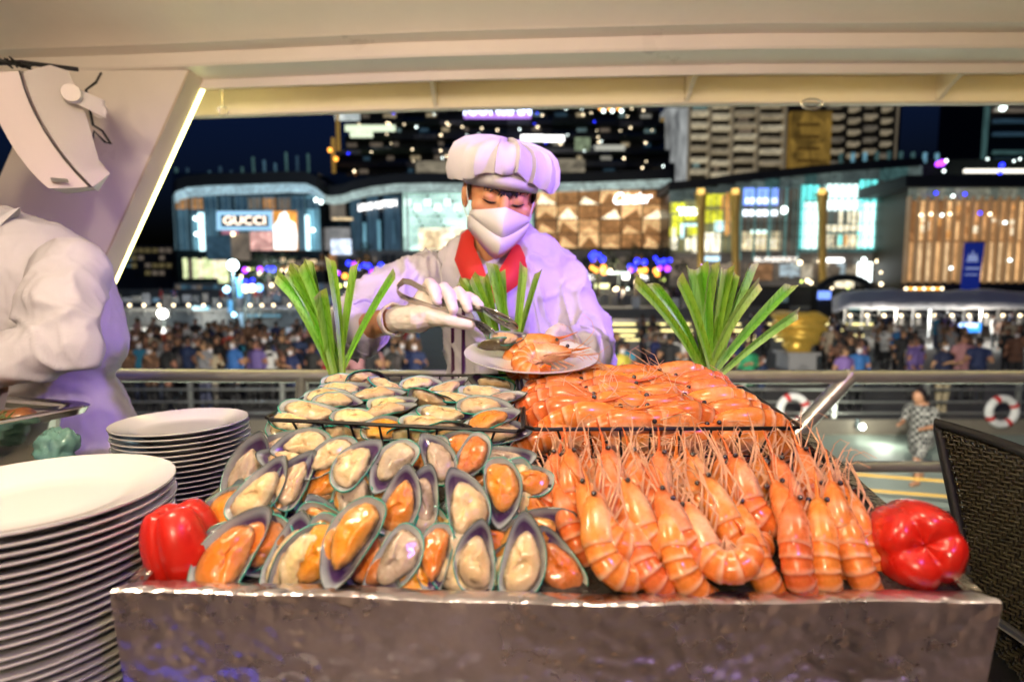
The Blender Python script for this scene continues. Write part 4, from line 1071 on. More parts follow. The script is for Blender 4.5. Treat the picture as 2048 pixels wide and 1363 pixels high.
# neckerchief: a roll round the neck with two falls meeting at a knot
def sc_(px, py, Y): return at(px, py, Y)
ribbon([at(962, 452, 1.42), at(934, 470, 1.375), at(928, 505, 1.325), at(945, 545, 1.286), at(972, 588, 1.268)], .030, .010, 'scarf_fall', RED, chef, [.5, .9, 1.0, .95, .45], [(.4, -.6, .6), (-.75, -.6, .4), (-.6, -.8, .35), (-.3, -1, .2), (0, -1, .1)])
ribbon([at(1022, 470, 1.42), at(1042, 488, 1.372), at(1038, 520, 1.318), at(1016, 556, 1.283), at(985, 592, 1.268)], .030, .010, 'scarf_fall', RED, chef, [.5, .8, .95, .9, .45], [(-.4, -.6, .6), (.75, -.6, .4), (.6, -.8, .35), (.3, -1, .2), (0, -1, .1)])
kn = at(978, 594, 1.262); mb = MB(); mb.ell(kn, (.018, .014, .020)); mb.build('scarf_knot', RED, chef)
ribbon([kn, at(978, 625, 1.285), at(977, 655, 1.30)], .014, .005, 'scarf_tail', RED, chef, [.7, 1, 1.2])
ribbon([at(944, 497, 1.375), at(955, 530, 1.325), at(985, 562, 1.297)], .011, .004, 'collar', WHITE, chef)
ribbon([at(1022, 520, 1.36), at(1008, 542, 1.32), at(985, 565, 1.297)], .011, .004, 'collar', WHITE, chef)
# face mask
top_c, v_c, chin = H(0, .116, -.022), H(0, .128, -.076), H(0, .074, -.130)
def row(fn, n=17): return [fn(-1 + 2 * i / (n - 1)) for i in range(n)]
def mrow(cp, sx, sf, su, power=1.7):   # centre point (f,u) to side point (sx, sf, su)
    def fn(t):
        a = abs(t); k = a ** power
        return H(t * sx, cp[0] + (sf - cp[0]) * k, cp[1] + (su - cp[1]) * (a ** 1.15))
    return row(fn)
top = mrow((.116, -.012), .064, .052, -.038)
vee = mrow((.130, -.074), .068, .046, -.050, 1.35)
low1 = mrow((.118, -.108), .069, .036, -.066, 1.5)
low2 = mrow((.082, -.134), .066, .022, -.084, 1.6)
mid_t = [a.lerp(b, .5) + f * .002 for a, b in zip(top, vee)]
mk = MB()
mk.rings([top, mid_t, vee], closed=False, cap0=False, cap1=False)
mk.rings([[p + f * .0015 for p in vee], low1, low2], closed=False, cap0=False, cap1=False)
o = mk.build('face_mask', MASK, chef, sharp=32)
o.modifiers.new('thick', 'SOLIDIFY').thickness = .0016
for s in (-1, 1):
    MB().tube([H(s * .066, .048, -.048), H(s * .076, .020, -.010), H(s * .080, .002, .022), H(s * .082, -.026, .010)], .0014, 6).build('ear_loop', MASK, chef)
    MB().tube([H(s * .067, .040, -.066), H(s * .078, .006, -.044), H(s * .080, -.03, -.020)], .0014, 6).build('ear_loop', MASK, chef)
    # eyebrow and lowered lashes
    e = [H(s * (.012 + .034 * t), .0905 - .016 * t * t - .008 * t, .0125 + .007 * sin(t * 2.6)) for t in [i / 8 for i in range(9)]]
    MB().tube(e, [.0022, .0036, .0042, .0042, .004, .0036, .003, .0024, .001], 8, flat=.5).build('eyebrow', HAIR, chef)
    e = [H(s * (.017 + .029 * t), .0862 - .012 * t * t, -.0095 - .0035 * sin(t * pi) + .002 * t) for t in [i / 8 for i in range(9)]]
    MB().tube(e, [.0006, .0015, .002, .0022, .0022, .002, .0018, .0014, .0006], 6).build('eyelash', HAIR, chef)
    e = [H(s * (.017 + .029 * t), .0870 - .012 * t * t, .0085 + .0035 * sin(t * pi)) for t in [i / 8 for i in range(9)]]
    MB().tube(e, [.0003, .0006, .0008, .0008, .0008, .0008, .0007, .0006, .0003], 5).build('eyelid_crease_shade', M('lid_crease_shade%d' % s, S(96, 52, 40), rough=.6), chef)  # dark tube draws the shade in the lid crease
# fringe and sideburns
random.seed(8); mb = MB()
for i in range(26):
    a = random.choice([random.uniform(-.01, .03), random.uniform(-.06, .066)]); k = 1 - (a / .082) ** 2; b0 = H(a, .089 * sqrt(max(.05, k)) - .006, .026); 
    ln = random.uniform(.006, .010) + (.014 * math.exp(-((a - .008) / .014) ** 2))
    e0 = H(a + random.uniform(-.012, .004), .094 * sqrt(max(.05, k)) - .001, .019 - ln)
    mb.tube([b0, b0.lerp(e0, .5) + f * .003, e0], [.0034, .0026, .0005], 5)
for s in (-1, 1):
    for i in range(16):
        b0 = H(s * .073, .03 - i * .003, .045); mb.tube([b0, H(s * .0745, .028 - i * .003, .0), H(s * .072, .032 - i * .003, -.018 + .01 * random.random())], [.004, .003, .0008], 5)
o = mb.build('hair', HAIR, chef); struct(o, 'stuff')
mb = MB(); mb.ell(H(0, -.030, .034), (.079, .074, .062), RH, 24, 14); mb.build('hair_cap', HAIR, chef)
# hat
hat = bpy.data.objects.new('hat', None); COL.objects.link(hat); hat.parent = chef
n = 56; Rg = []
def bandz(k): # band dips at the temples, lifts over the brow
    th = 2 * pi * k / n; return .012 + .010 * sin(th) 
for zz, grow in ((-.002, .99), (-.003, 1.0), (.018, 1.0), (.036, .985), (.040, .95)):
    ring = []
    for k in range(n):
        th = 2 * pi * k / n; ring.append(H(.0835 * grow * cos(th), .103 * grow * sin(th) - .006, bandz(k) + zz))
    Rg.append(ring)
MB().rings(Rg, cap0=False, cap1=False).build('band', HATM, hat, sharp=None)
prof = [(1.0, .037), (1.06, .037), (1.20, .034), (1.34, .038), (1.44, .050), (1.43, .066), (1.33, .081), (1.12, .093), (.82, .101), (.45, .105), (.14, .104), (.02, .103)]
n2 = 168; NP = 17; Rg = []
for j, (g, z) in enumerate(prof):
    ring = []
    for k in range(n2):
        th = 2 * pi * k / n2; q = (th * NP / (2 * pi) + .35 * sin(th * 2)) % 1.0
        pl = (q ** 1.6 - .4) * 1.0; amt = .095 * min(1, j / 3.0)
        lump = .12 * noise.noise(V((cos(th) * 1.7, sin(th) * 1.7, 2.2))) * (1 if j > 1 else .2) + .05 * noise.noise(V((cos(th) * 4, sin(th) * 4, j * .35)))
        sidew = 1 + .03 * abs(cos(th)) ** 3 * math.exp(-((j - 3.5) / 2.2) ** 2)
        fb = max(0, sin(th)); gb = 1 + (g - 1) * (1 - .62 * fb ** 1.5) if g > 1 else g
        gg = gb * (1 + amt * pl * (1 if j < 9 else .6) + lump * min(1, j / 3)) * sidew
        drop = -.034 * abs(cos(th)) ** 2 * math.exp(-((j - 3) / 1.8) ** 2)
        ring.append(H(.080 * gg * cos(th) * .99, .101 * gg * sin(th) - .008, bandz(0) + z - .004 + .012 * sin(th) * (1 - j / 11) + .004 * pl * min(1, j / 2) + drop + .006 * noise.noise(V((cos(th) * 3, sin(th) * 3, 9)))))
    Rg.append(ring)
MB().rings(Rg, cap0=False).build('crown', HATM, hat, sharp=48)

# ---------------- gloved hands
def z2(x, y, Y): return at(770 + x / 4.452, 540 + y / 4.452, Y)
def finger(mb, pts, rs):
    for i in range(len(pts) - 1): mb.cone(pts[i], rs[i], pts[i + 1], rs[i + 1], 12)
mb = MB()
w0 = wrL; k1 = z2(330, 215, 1.12); 
mb.cone(w0, .026, z2(300, 430, 1.105), .029); mb.cone(z2(280, 400, 1.115), .026, z2(360, 250, 1.115), .021)
mb.cone(z2(300, 435, 1.10), .025, z2(430, 415, 1.095), .020); mb.cone(z2(400, 330, 1.105), .024, z2(520, 330, 1.10), .018)
mb.cone(z2(350, 400, 1.10), .026, z2(500, 380, 1.095), .021); mb.cone(z2(480, 300, 1.11), .018, z2(640, 260, 1.105), .0145)
mb.cone(z2(380, 260, 1.115), .018, z2(620, 230, 1.11), .013)
finger(mb, [z2(345, 235, 1.115), z2(400, 125, 1.10), z2(430, 165, 1.075), z2(462, 275, 1.062)], [.0135, .0128, .0118, .0095])
finger(mb, [z2(470, 240, 1.115), z2(528, 165, 1.095), z2(575, 240, 1.072), z2(608, 350, 1.060)], [.0132, .0128, .0118, .0095])
finger(mb, [z2(580, 260, 1.115), z2(655, 200, 1.095), z2(705, 255, 1.074), z2(740, 345, 1.064)], [.0125, .0120, .0112, .0090])
finger(mb, [z2(650, 280, 1.115), z2(740, 238, 1.10), z2(800, 270, 1.082), z2(842, 318, 1.075)], [.0110, .0105, .0098, .0080])
finger(mb, [z2(440, 420, 1.085), z2(570, 448, 1.068), z2(680, 476, 1.060), z2(765, 490, 1.058)], [.018, .0128, .0112, .0090])
def crinkle(p, n): return n * (.0011 * noise.noise(p * 85) + .0008 * ridged(noise.noise(V((p.x * 60, p.y * 60, p.z * 130)))))
remesh(mb, 'glove', GLOVE, .0024, 4, chef, disp=crinkle)
cuff(elL, wrL, .93, .029, .031, .012).build('glove_cuff', GLOVE, chef, sharp=None)
mb = MB()
hR = z2(1545, 575, 1.175)
mb.cone(wrR, .026, z2(1590, 640, 1.20), .030); mb.cone(z2(1590, 640, 1.20), .028, z2(1520, 620, 1.17), .025)
finger(mb, [z2(1600, 590, 1.185), z2(1550, 545, 1.160), z2(1490, 575, 1.140), z2(1455, 625, 1.128)], [.020, .0175, .0150, .0125])
for i, (xx, yy) in enumerate(((1560, 700), (1500, 715), (1440, 725), (1400, 725))):
    finger(mb, [z2(1570 - i * 14, 660 + i * 6, 1.175 - .004 * i), z2(xx, yy, 1.14), z2(xx - 60, yy + 28, 1.10 - .004 * i), z2(xx - 110, yy + 50, 1.075)], [.0135, .0122, .0112, .009])
remesh(mb, 'glove', GLOVE, .0024, 4, chef, disp=crinkle)
cuff(elR, wrR, .93, .029, .031, .012).build('glove_cuff', GLOVE, chef, sharp=None)

# ---------------- tongs held in the gloved hand
TST = M('tongs_steel', (.60, .56, .52), rough=.2, metal=1, var=(40, .1))
tg = thing('serving_tongs', 'steel serving tongs with a slotted spoon end gripping a mussel', 'tongs', z2(700, 400, 1.08))
def strap(pts, w, th, name):
    P = [V(p) for p in pts]; Rg = []
    for i, p in enumerate(P):
        T = (P[min(i + 1, len(P) - 1)] - P[max(i - 1, 0)]).normalized()
        sd = V((.12, -.75, .65)); sd = (sd - T * sd.dot(T)).normalized(); nn = T.cross(sd)
        ww = w if not isinstance(w, list) else w[i]
        Rg.append([p - sd * ww + nn * th, p + sd * ww + nn * th, p + sd * ww - nn * th, p - sd * ww - nn * th])
    return MB().rings(Rg).build(name, TST, tg, sharp=30)
bend = [z2(470, 245, 1.088), z2(330, 165, 1.092), z2(230, 108, 1.095), z2(165, 98, 1.095), z2(118, 135, 1.093), z2(105, 180, 1.09), z2(140, 225, 1.087), z2(220, 262, 1.083), z2(320, 300, 1.08)]
strap(bend, .0085, .0008, 'spring_bend')
strap([z2(470, 245, 1.088), z2(640, 300, 1.083), z2(780, 335, 1.078), z2(880, 350, 1.07)], [.0085, .0085, .008, .0075], .0008, 'upper_arm')
strap([z2(320, 300, 1.08), z2(520, 365, 1.072), z2(700, 432, 1.062), z2(800, 460, 1.058)], [.0085, .0085, .0082, .0075], .0008, 'lower_arm')
def spoon(a, b, w, name, slots=False, dep=.006):
    a = V(a); b = V(b); T = (b - a).normalized(); sd = V((.15, -.8, .55)); sd = (sd - T * sd.dot(T)).normalized(); nn = T.cross(sd)
    if nn.z < 0: nn = -nn
    L = (b - a).length; m = 12; c = 9; vs = []; fs = []
    for i in range(m + 1):
        t = i / m; ww = w * (.42 + .58 * min(1, t / .4)) * (1 if t < .65 else sqrt(max(0.0, 1 - ((t - .65) / .36) ** 2)))
        for j in range(c):
            s = -1 + 2 * j / (c - 1); vs.append(a + T * L * t + sd * ww * s - nn * dep * (1 - s * s) * sin(pi * min(1, t * .9 + .08)))
    for i in range(m):
        for j in range(c - 1):
            if slots and i in (5, 6, 7, 8) and j in (2, 5): continue
            fs.append((i * c + j, i * c + j + 1, (i + 1) * c + j + 1, (i + 1) * c + j))
    mb = MB().add(vs, fs); o = mb.build(name, TST, tg); o.modifiers.new('thick', 'SOLIDIFY').thickness = .0014; return o
spoon(z2(865, 340, 1.071), z2(1190, 512, 1.045), .0185, 'slotted_spoon', True, .005)
spoon(z2(780, 452, 1.058), z2(1010, 600, 1.035), .0165, 'spoon', False, -.006)
# mussel gripped, plate, prawns and mussels on the plate
pc = at(1062, 716, 1.03); pl = link('serving_plate', plate_mesh(.122)); rot = Matrix.Rotation(radians(9), 4, 'X') @ Matrix.Rotation(radians(1.5), 4, 'Y')
pl.matrix_world = Matrix.Translation(pc) @ rot @ Matrix.Translation((0, 0, -.008)); tag(pl, 'white plate with two prawns held by the chef', 'plate')
mussel(z2(1095, 585, 1.035), V((1, .1, .05)), V((-.1, -.75, .6)), 'c', 'cream mussel gripped in the tongs', None, .62, wide=1.25)
def onpl(x, y, z): return Matrix.Translation(pc) @ rot @ V((x, y, z))
mussel(onpl(-.062, .01, .020), V((-1, -.1, -.05)), V((.1, .75, .5)), 'c', 'green shelled mussel resting on the held plate', None, .68, wide=1.1)
prawn(onpl(-.010, .018, .018), V((1, .12, .12)), V((-.25, -.1, 1)), 1, 'prawn at the back of the held plate', None, 1.0)
prawn(onpl(.004, -.035, .019), V((1, .0, .02)), V((-.1, .85, .55)), 2, 'curled prawn at the front of the held plate', None, 1.02)

# ================================================================= second person, at the left
P2 = thing('person', 'person in white chef jacket working beside the chafing dish, back to the railing', 'person', (-1.28, 1.32, 0))
YB = 1.28
def a2(px, py, Y=YB): return at(px, py, Y)
sh2, el2, ha2 = a2(104, 540, 1.19), a2(134, 688, 1.14), a2(-70, 752, 1.06)
nk2 = a2(-62, 430, 1.33); hd2 = a2(-130, 290, 1.32)
mb = MB()
mb.ell(hd2 + V((0, 0, .01)), (.095, .078, .115), n=22, m=16); mb.cone(hd2 + V((.01, 0, -.06)), .055, nk2 + V((.02, 0, -.05)), .06)
mb.ell(hd2 + V((-.055, 0, -.055)), (.045, .05, .055)); mb.cone(hd2 + V((-.09, 0, .0)), .012, hd2 + V((-.112, 0, -.025)), .014)
for s in (-1, 1): mb.ell(hd2 + V((.012, s * .078, -.01)), (.018, .01, .03))
tor = a2(30, 640, 1.33); mb.cone(nk2 + V((.05, 0, -.1)), .11, V((tor.x, 1.33, .95)), .12); mb.cone(sh2 + V((-.02, .08, 0)), .03, el2, .028); mb.cone(el2, .03, ha2, .026)
hands = ha2 + V((-.03, -.02, -.005)); mb.ell(ha2 + V((-.045, -.01, -.005)), (.045, .022, .03))
for i in range(4): mb.cone(ha2 + V((-.07, -.012 + .004 * i, .018 - .013 * i)), .010, ha2 + V((-.125, -.015, .010 - .016 * i)), .0075)
mb.cone(ha2 + V((-.03, -.02, .02)), .012, ha2 + V((-.075, -.035, .028)), .009)
hp2 = V((tor.x, 1.34, .86))
for s in (-.08, .08):
    mb.cone(hp2 + V((0, s, 0)), .09, V((hp2.x - .02, hp2.y + s, .46)), .06); mb.cone(V((hp2.x - .02, hp2.y + s, .46)), .06, V((hp2.x, hp2.y + s, .08)), .045); mb.cone(V((hp2.x, hp2.y + s, .05)), .04, V((hp2.x - .14, hp2.y + s, .04)), .032)
remesh(mb, 'body', SKIN, .006, 4, P2)
mb = MB()
for s in (-.08, .08):
    mb.cone(hp2 + V((0, s, .02)), .12, V((hp2.x - .02, hp2.y + s, .46)), .085); mb.cone(V((hp2.x - .02, hp2.y + s, .46)), .085, V((hp2.x, hp2.y + s, .1)), .07)
remesh(mb, 'trousers', BLK, .012, 4, P2)
mb = MB(); mb.ell(hd2 + V((.02, 0, .03)), (.098, .085, .105), n=22, m=16); mb.build('hair', HAIR, P2)
def ovx(px0, px1, py, ry, Y=1.34, n=30):
    a = at(px0, py, Y); b = at(px1, py, Y); c = (a + b) / 2; rx = abs(b.x - a.x) / 2
    return [V((c.x + rx * cos(2 * pi * k / n), Y + ry * sin(2 * pi * k / n), c.z)) for k in range(n)]
mb = MB()
mb.rings([ovx(-290, 300, 930, .17), ovx(-280, 268, 855, .168), ovx(-270, 236, 790, .158), ovx(-265, 220, 757, .145), ovx(-268, 240, 715, .152), ovx(-272, 246, 680, .158), ovx(-272, 226, 610, .168), ovx(-262, 204, 545, .17), ovx(-236, 172, 490, .155), ovx(-196, 116, 452, .12), ovx(-130, 30, 425, .085), ovx(-110, 12, 414, .07)])
mb.cone(sh2 + V((-.005, .06, .0)), .074, a2(114, 610, 1.165), .067, 18); mb.cone(a2(114, 610, 1.165), .067, el2 + V((.012, 0, -.002)), .056, 18); mb.cone(el2 + V((.012, 0, -.004)), .054, el2.lerp(ha2, .45) + V((0, 0, .006)), .058, 18); mb.cone(el2.lerp(ha2, .45) + V((0, 0, .006)), .058, el2.lerp(ha2, .9), .050, 18)
def folds2(p, n):
    base = folds(8.2, .0042)(p, n)
    # gathers around the bent elbow
    d = p - el2; k = math.exp(-(d.length / .17) ** 2)
    g = .013 * k * ((1 - abs(sin((d.x * .75 + d.z * .9) * 36 + 1.6 * noise.noise(p * 12)))) ** 1.6 - .35)
    d3 = p - sh2; k3 = math.exp(-((p - (sh2 + V((.03, -.03, -.1)))).length / .12) ** 2)
    g += .011 * k3 * ((1 - abs(sin((d3.x * 1.2 - d3.z * .35) * 30 + 1.8 * noise.noise(p * 9)))) ** 1.6 - .35)
    k2 = math.exp(-((p.z - a2(0, 762).z) / .03) ** 2); g -= .006 * k2
    return base + n * g
remesh(mb, 'jacket', WHITE, .0062, 6, P2, disp=folds2)
ribbon([at(-90, 440, 1.25), at(-20, 440, 1.235), at(18, 432, 1.26), at(34, 438, 1.33)], .03, .006, 'collar', WHITE, P2, [1, 1, 1, .8])
ribbon([at(-20, 875, 1.16), at(2, 800, 1.12), at(8, 770, 1.10), at(-2, 735, 1.08)], .012, .004, 'cuff', WHITE, P2)
# ================================================================= ground and water
GZ = CZ - 2.85; PZ = CZ - 3.2
PIER = M('pier_concrete', (.30, .36, .31), rough=.55, var=(.6, .25), bump=(9, .15, .02))
PAVE = M('plaza_paving', (.15, .145, .14), rough=.62, var=(.5, .35), bump=(5, .1, .02))
struct(MB().add([(-400, 12.5, GZ), (400, 12.5, GZ), (400, 900, GZ), (-400, 900, GZ)], [(0, 1, 2, 3)]).build('plaza_ground', PAVE, smooth=False))
struct(MB().box((0, 8.0, PZ - .5), (120, 9.0, 1.0)).build('pier_floor', PIER, smooth=False))
struct(MB().box((0, 12.75, GZ - .35), (160, .5, .69)).build('quay_wall', M('quay_stone', (.16, .14, .11), rough=.7, var=(1.5, .3)), smooth=False))
struct(MB().add([(-400, -60, GZ - 1.2), (400, -60, GZ - 1.2), (400, 14, GZ - 1.2), (-400, 14, GZ - 1.2)], [(0, 1, 2, 3)]).build('river_water', M('river_water', (.01, .016, .018), rough=.08, bump=(1.5, .4, .1)), smooth=False))

# ================================================================= materials of the far side
DKG = M('dark_glass', (.012, .02, .026), rough=.08, spec=.7)
SLAB = M('dark_roof_slab', (.02, .022, .025), rough=.6, var=(2, .2))
CONC = M('pale_concrete', (.30, .29, .27), rough=.6, var=(1.5, .15))
CONCD = M('grey_concrete', (.14, .14, .14), rough=.6, var=(1.5, .2))
MULL = M('mullion_metal', (.10, .13, .13), rough=.35, metal=.6)
BRASS = M('brass_column', (.42, .28, .08), rough=.32, metal=.8, emit=((.6, .36, .08), .12))  # faint emission paints lamplight into the brass
G = {}
def gl(key, col, st):
    if key not in G: G[key] = glow('lit_' + key, col, st, not any(w in key for w in ('bulb', 'lamp', 'flood', 'letters', 'sign', 'led', 'bar', 'trim', 'strip', 'white')))
    return G[key]
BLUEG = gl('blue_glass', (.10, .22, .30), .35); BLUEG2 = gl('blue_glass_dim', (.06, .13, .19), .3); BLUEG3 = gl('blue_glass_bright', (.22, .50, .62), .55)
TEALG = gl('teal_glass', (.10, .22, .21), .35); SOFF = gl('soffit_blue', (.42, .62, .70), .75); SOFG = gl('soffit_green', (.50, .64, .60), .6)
ICE = gl('ice_bar', (.62, .93, 1.0), 2.2); WHT = gl('white_sign', (1, .98, .95), 4.0); WARMW = gl('warm_window', (1, .74, .42), .95)
CREAM = gl('cream_window', (1, .88, .62), 1.2); LIME = gl('lime_window', (.86, .95, .50), 1.1); AMB = gl('amber', (1, .48, .14), .75); AMBD = gl('amber_dim', (.62, .30, .11), .5)
YEL = gl('yellow_panel', (.85, .84, .05), 1.0); CYAN = gl('cyan_panel', (.16, .86, .82), 1.3); CYANW = gl('cyan_white', (.72, 1, .94), 1.9); BLS = gl('blue_sign', (.20, .34, 1), 1.6)
COP = gl('copper_lit', (.84, .46, .19), .62); COP2 = gl('copper_bright', (1, .62, .28), .85); COPD = gl('copper_dim', (.50, .24, .09), .5)
MINT = gl('mint_screen', (.62, .92, .80), 1.0); DIM = gl('dim_interior', (.30, .24, .18), .35); LED = gl('step_led', (1, .86, .34), 2.6)
BULB = gl('bulb_warm', (1, .80, .50), 5); BULBW = gl('bulb_white', (.85, 1, .95), 5); BULBB = gl('bulb_blue', (.02, .03, 1), 5); BULBP = gl('bulb_purple', (.40, .05, 1), 4); BULBO = gl('bulb_orange', (1, .38, .05), 3.5)
def pane(name, parent, x0, y0, x1, y1, Y, mat, th=.12, rz=0.):
    a = at(x0, (y0 + y1) / 2, Y); b = at(x1, (y0 + y1) / 2, Y); z0 = at((x0 + x1) / 2, y1, Y).z; z1 = at((x0 + x1) / 2, y0, Y).z
    return bx(name, parent, V(((a.x + b.x) / 2, Y + th / 2, (z0 + z1) / 2)), V((abs(b.x - a.x), th, abs(z1 - z0))), mat, rz)
SPH = {}
def bulb(parent, p, r, mat, name='lamp'):
    if mat.name not in SPH: SPH[mat.name] = MB().ell((0, 0, 0), (1, 1, 1), n=8, m=6).mesh('lamp', mat)
    o = link(name, SPH[mat.name], parent); o.location = p; o.scale = (r, r, r); return o

random.seed(77)
pr0 = thing('added_balustrade', 'low added balustrade of grey and bluish glowing panels along the upper terrace', 'balustrade', V((0, 47, CZ - 1.4)))
# ---------------- left storefront block with the framed sign
YA = 58.0
bA = thing('mall_wing', 'glass mall wing with a framed luxury sign and bright poster, left of the chef', 'building', V((-28, YA + 4, GZ)))
pane('core', bA, 352, 345, 640, 640, YA + .8, DKG, 9)
for i in range(10):
    x0 = 350 + i * 29; m = [BLUEG, BLUEG2, BLUEG, BLUEG2, BLUEG2, BLUEG2, BLUEG, BLUEG2, BLUEG, BLUEG3][i]
    pane('glass_pane', bA, x0 + 1, 392, x0 + 28, 500, YA + .3, m)
    pane('mullion', bA, x0 - .7, 388, x0 + .7, 500, YA, MULL, .3)
    pane('upper_pane', bA, x0 + 2, 396, x0 + 27, 418, YA + .22, random.choice([DIM, BLUEG2, AMBD, DIM]))
# rounded light soffit along the top
pts = [(346, 392), (352, 382), (372, 375), (420, 371), (500, 369), (570, 366), (612, 367), (632, 376), (645, 388)]
mb = MB(); R = []
for x, y in pts:
    p = at(x, y, YA - .6 + (1.2 if x in (346, 645) else 0)); R.append([p, p + V((0, 0, -.85)), p + V((0, .5, -.85)), p + V((0, .5, 0))])
mb.rings(R).build('light_soffit', SOFF, bA, smooth=False)
R = []
for x, y in pts: 
    p = at(x, y - 1, YA - .9 + (1.2 if x in (346, 645) else 0)); R.append([p, p + V((0, 0, 1.1)), p + V((0, 6, 1.1)), p + V((0, 6, 0))])
MB().rings(R).build('roof', SLAB, bA, smooth=False)
for i in range(13):
    x = 350 + i * 22; y = 352 - 2.2 * i * (i > 5) * .6
    pane('roof_post', bA, x, y - random.uniform(6, 26) * (1 + i * .05), x + 4, y + 14, YA + 1, random.choice([BLUEG, BLUEG2, TEALG]), .2)
pane('light_bar', bA, 397, 425, 408, 501, YA - .3, ICE); pane('light_bar', bA, 611, 430, 619, 500, YA - .3, ICE); pane('light_bar', bA, 384, 430, 394, 500, YA + .05, BLUEG3); pane('light_bar', bA, 628, 432, 634, 498, YA + .05, BLUEG3)
FRM = gl('sign_frame', (.34, .62, .85), 1.1)
pane('sign_frame', bA, 433, 422, 545, 430, YA - .4, FRM); pane('sign_frame', bA, 433, 453, 545, 460, YA - .4, FRM); pane('sign_frame', bA, 433, 430.2, 441, 452.8, YA - .4, FRM); pane('sign_frame', bA, 537, 430.2, 545, 452.8, YA - .4, FRM)
pane('sign_board', bA, 441, 430, 537, 453, YA - .25, SLAB)
text_mesh('sign_letters', 'GUCCI', 1.15, gl('letters_warm', (1, .82, .66), 2.6), bA, at(489, 441.5, YA - .45), (1, 0, 0), (0, 0, 1), .004, bold=.012, width=4.2)
pane('poster', bA, 546, 422, 594, 500, YA - .35, gl('poster_orange', (1, .42, .08), .9)); 
po = gl('poster_white', (.95, 1, .98), 1.7)
mb = MB(); P_ = [at(x, y, YA - .42) for x, y in ((548, 499), (546, 452), (556, 440), (560, 428), (570, 422), (576, 430), (578, 440), (590, 446), (594, 470), (593, 499))]
mb.prism(P_, (0, .05, 0)).build('poster_figure', po, bA, smooth=False)
pane('poster', bA, 501, 463, 544, 500, YA - .33, gl('poster_pink', (.85, .46, .40), .9)); pane('window', bA, 443, 461, 476, 468, YA - .3, gl('rose', (.55, .2, .28), .6))
pane('window', bA, 462, 465, 500, 520, YA - .2, DIM); pane('window', bA, 413, 472, 462, 520, YA - .2, BLUEG2)
for i in range(9): pane('shop_window', bA, 366 + i * 10, 516 + (2 if i % 2 else 0), 374 + i * 10, 556 - (i > 6) * 4, YA + .1, [LIME, CREAM, LIME, CREAM, LIME, LIME, CREAM, CREAM, CREAM][i] if i != 1 else DIM)
pane('shop_window', bA, 436, 540, 456, 566, YA - .1, LIME)
for i in range(6): pane('shop_window', bA, 560 + i * 15, 516 + (i % 3) * 3, 572 + i * 15, 524 + (i % 3) * 3, YA + .1, random.choice([WARMW, AMBD, DIM]))
for i in range(5): pane('shop_window', bA, 555 + i * 17, 532, 568 + i * 17, 540, YA + .1, random.choice([WARMW, AMBD, COPD]))
pane('plinth', bA, 350, 566, 660, 640, YA - .5, CONCD, 1)
for px, py, m in ((391, 437, BULBW), (393, 468, BULBW), (626, 460, BULBW), (466, 468, BULB), (642, 404, BULBW), (632, 400, BULBW)): bulb(bA, at(px, py, YA - .6), .2, m)

# ---------------- curved glass link with the script sign, then the perforated screen front
YB_ = 61.0
bB = thing('mall_centre', 'curved mall front with perforated glowing screen behind the chef', 'building', V((-6, YB_ + 4, GZ)))
pane('core', bB, 640, 352, 1338, 640, YB_ + 1, DKG, 9)
for i in range(14):
    x0 = 645 + i * 11.2; Y_ = YB_ + .6 - .9 * sin((i - 5) / 9 * 2)
    pane('glass_pane', bB, x0, 392, x0 + 10.4, 500, Y_, random.choice([BLUEG2, TEALG, DKG, DKG, BLUEG2]))
for i, (x0, y0, x1, y1, m) in enumerate(((660, 400, 690, 440, DIM), (665, 435, 705, 440, WARMW), (650, 455, 700, 500, gl('grey_interior', (.5, .48, .46), .35)), (662, 478, 702, 508, gl('screen_lilac', (.72, .82, 1), 1.3)), (726, 445, 732, 500, BLUEG3), (755, 440, 761, 500, BLUEG3), (785, 440, 790, 486, BLUEG), (812, 392, 818, 500, SOFG))):
    pane('shop_window', bB, x0, y0, x1, y1, YB_ - .4 - i * .03, m)
pts = [(645, 388), (662, 392), (684, 390), (705, 382), (740, 374), (790, 368), (850, 366), (940, 367), (1060, 368), (1200, 364), (1342, 358)]
R = []
for x, y in pts: p = at(x, y, YB_ - .9); R.append([p, p + V((0, 0, -.8)), p + V((0, .5, -.8)), p + V((0, .5, 0))])
MB().rings(R).build('light_soffit', SOFG, bB, smooth=False)
R = []
for x, y in pts: p = at(x, y - 1, YB_ - 1.2); R.append([p, p + V((0, 0, 1.0)), p + V((0, 7, 1.0)), p + V((0, 7, 0))])
MB().rings(R).build('roof', SLAB, bB, smooth=False)
sg = thing('script_sign', 'white glowing lettered sign on the curved dark glass', 'sign', at(755, 411, YB_ - 1.2))
text_mesh('sign_letters', 'LOUIS VUITTON', .95, WHT, sg, at(755, 411, YB_ - 1.2), V((1, 0, .13)), (0, 0, 1), .004, bold=.02, width=4.0)
pane('screen', bB, 806, 386, 1066, 500, YB_ - .35, MINT); 
DOT = M('screen_dark', (.05, .08, .075), rough=.5)
for r_ in range(10):
    for c in range(24):
        x = 812 + c * 10.8 + (5.4 if r_ % 2 else 0); y = 392 + r_ * 10
        if 920 < x < 1050: continue
        big = (c % 4 == (r_ // 2) % 4) and r_ < 7
        s = 2.4 if big else 1.3
        if big: o = pane('screen_motif', bB, x - s, y - s, x + s, y + s, YB_ - .46, DOT, .1); 
        else: pane('screen_hole', bB, x - s * .8, y - s * .8, x + s * .8, y + s * .8, YB_ - .45, DOT, .1)
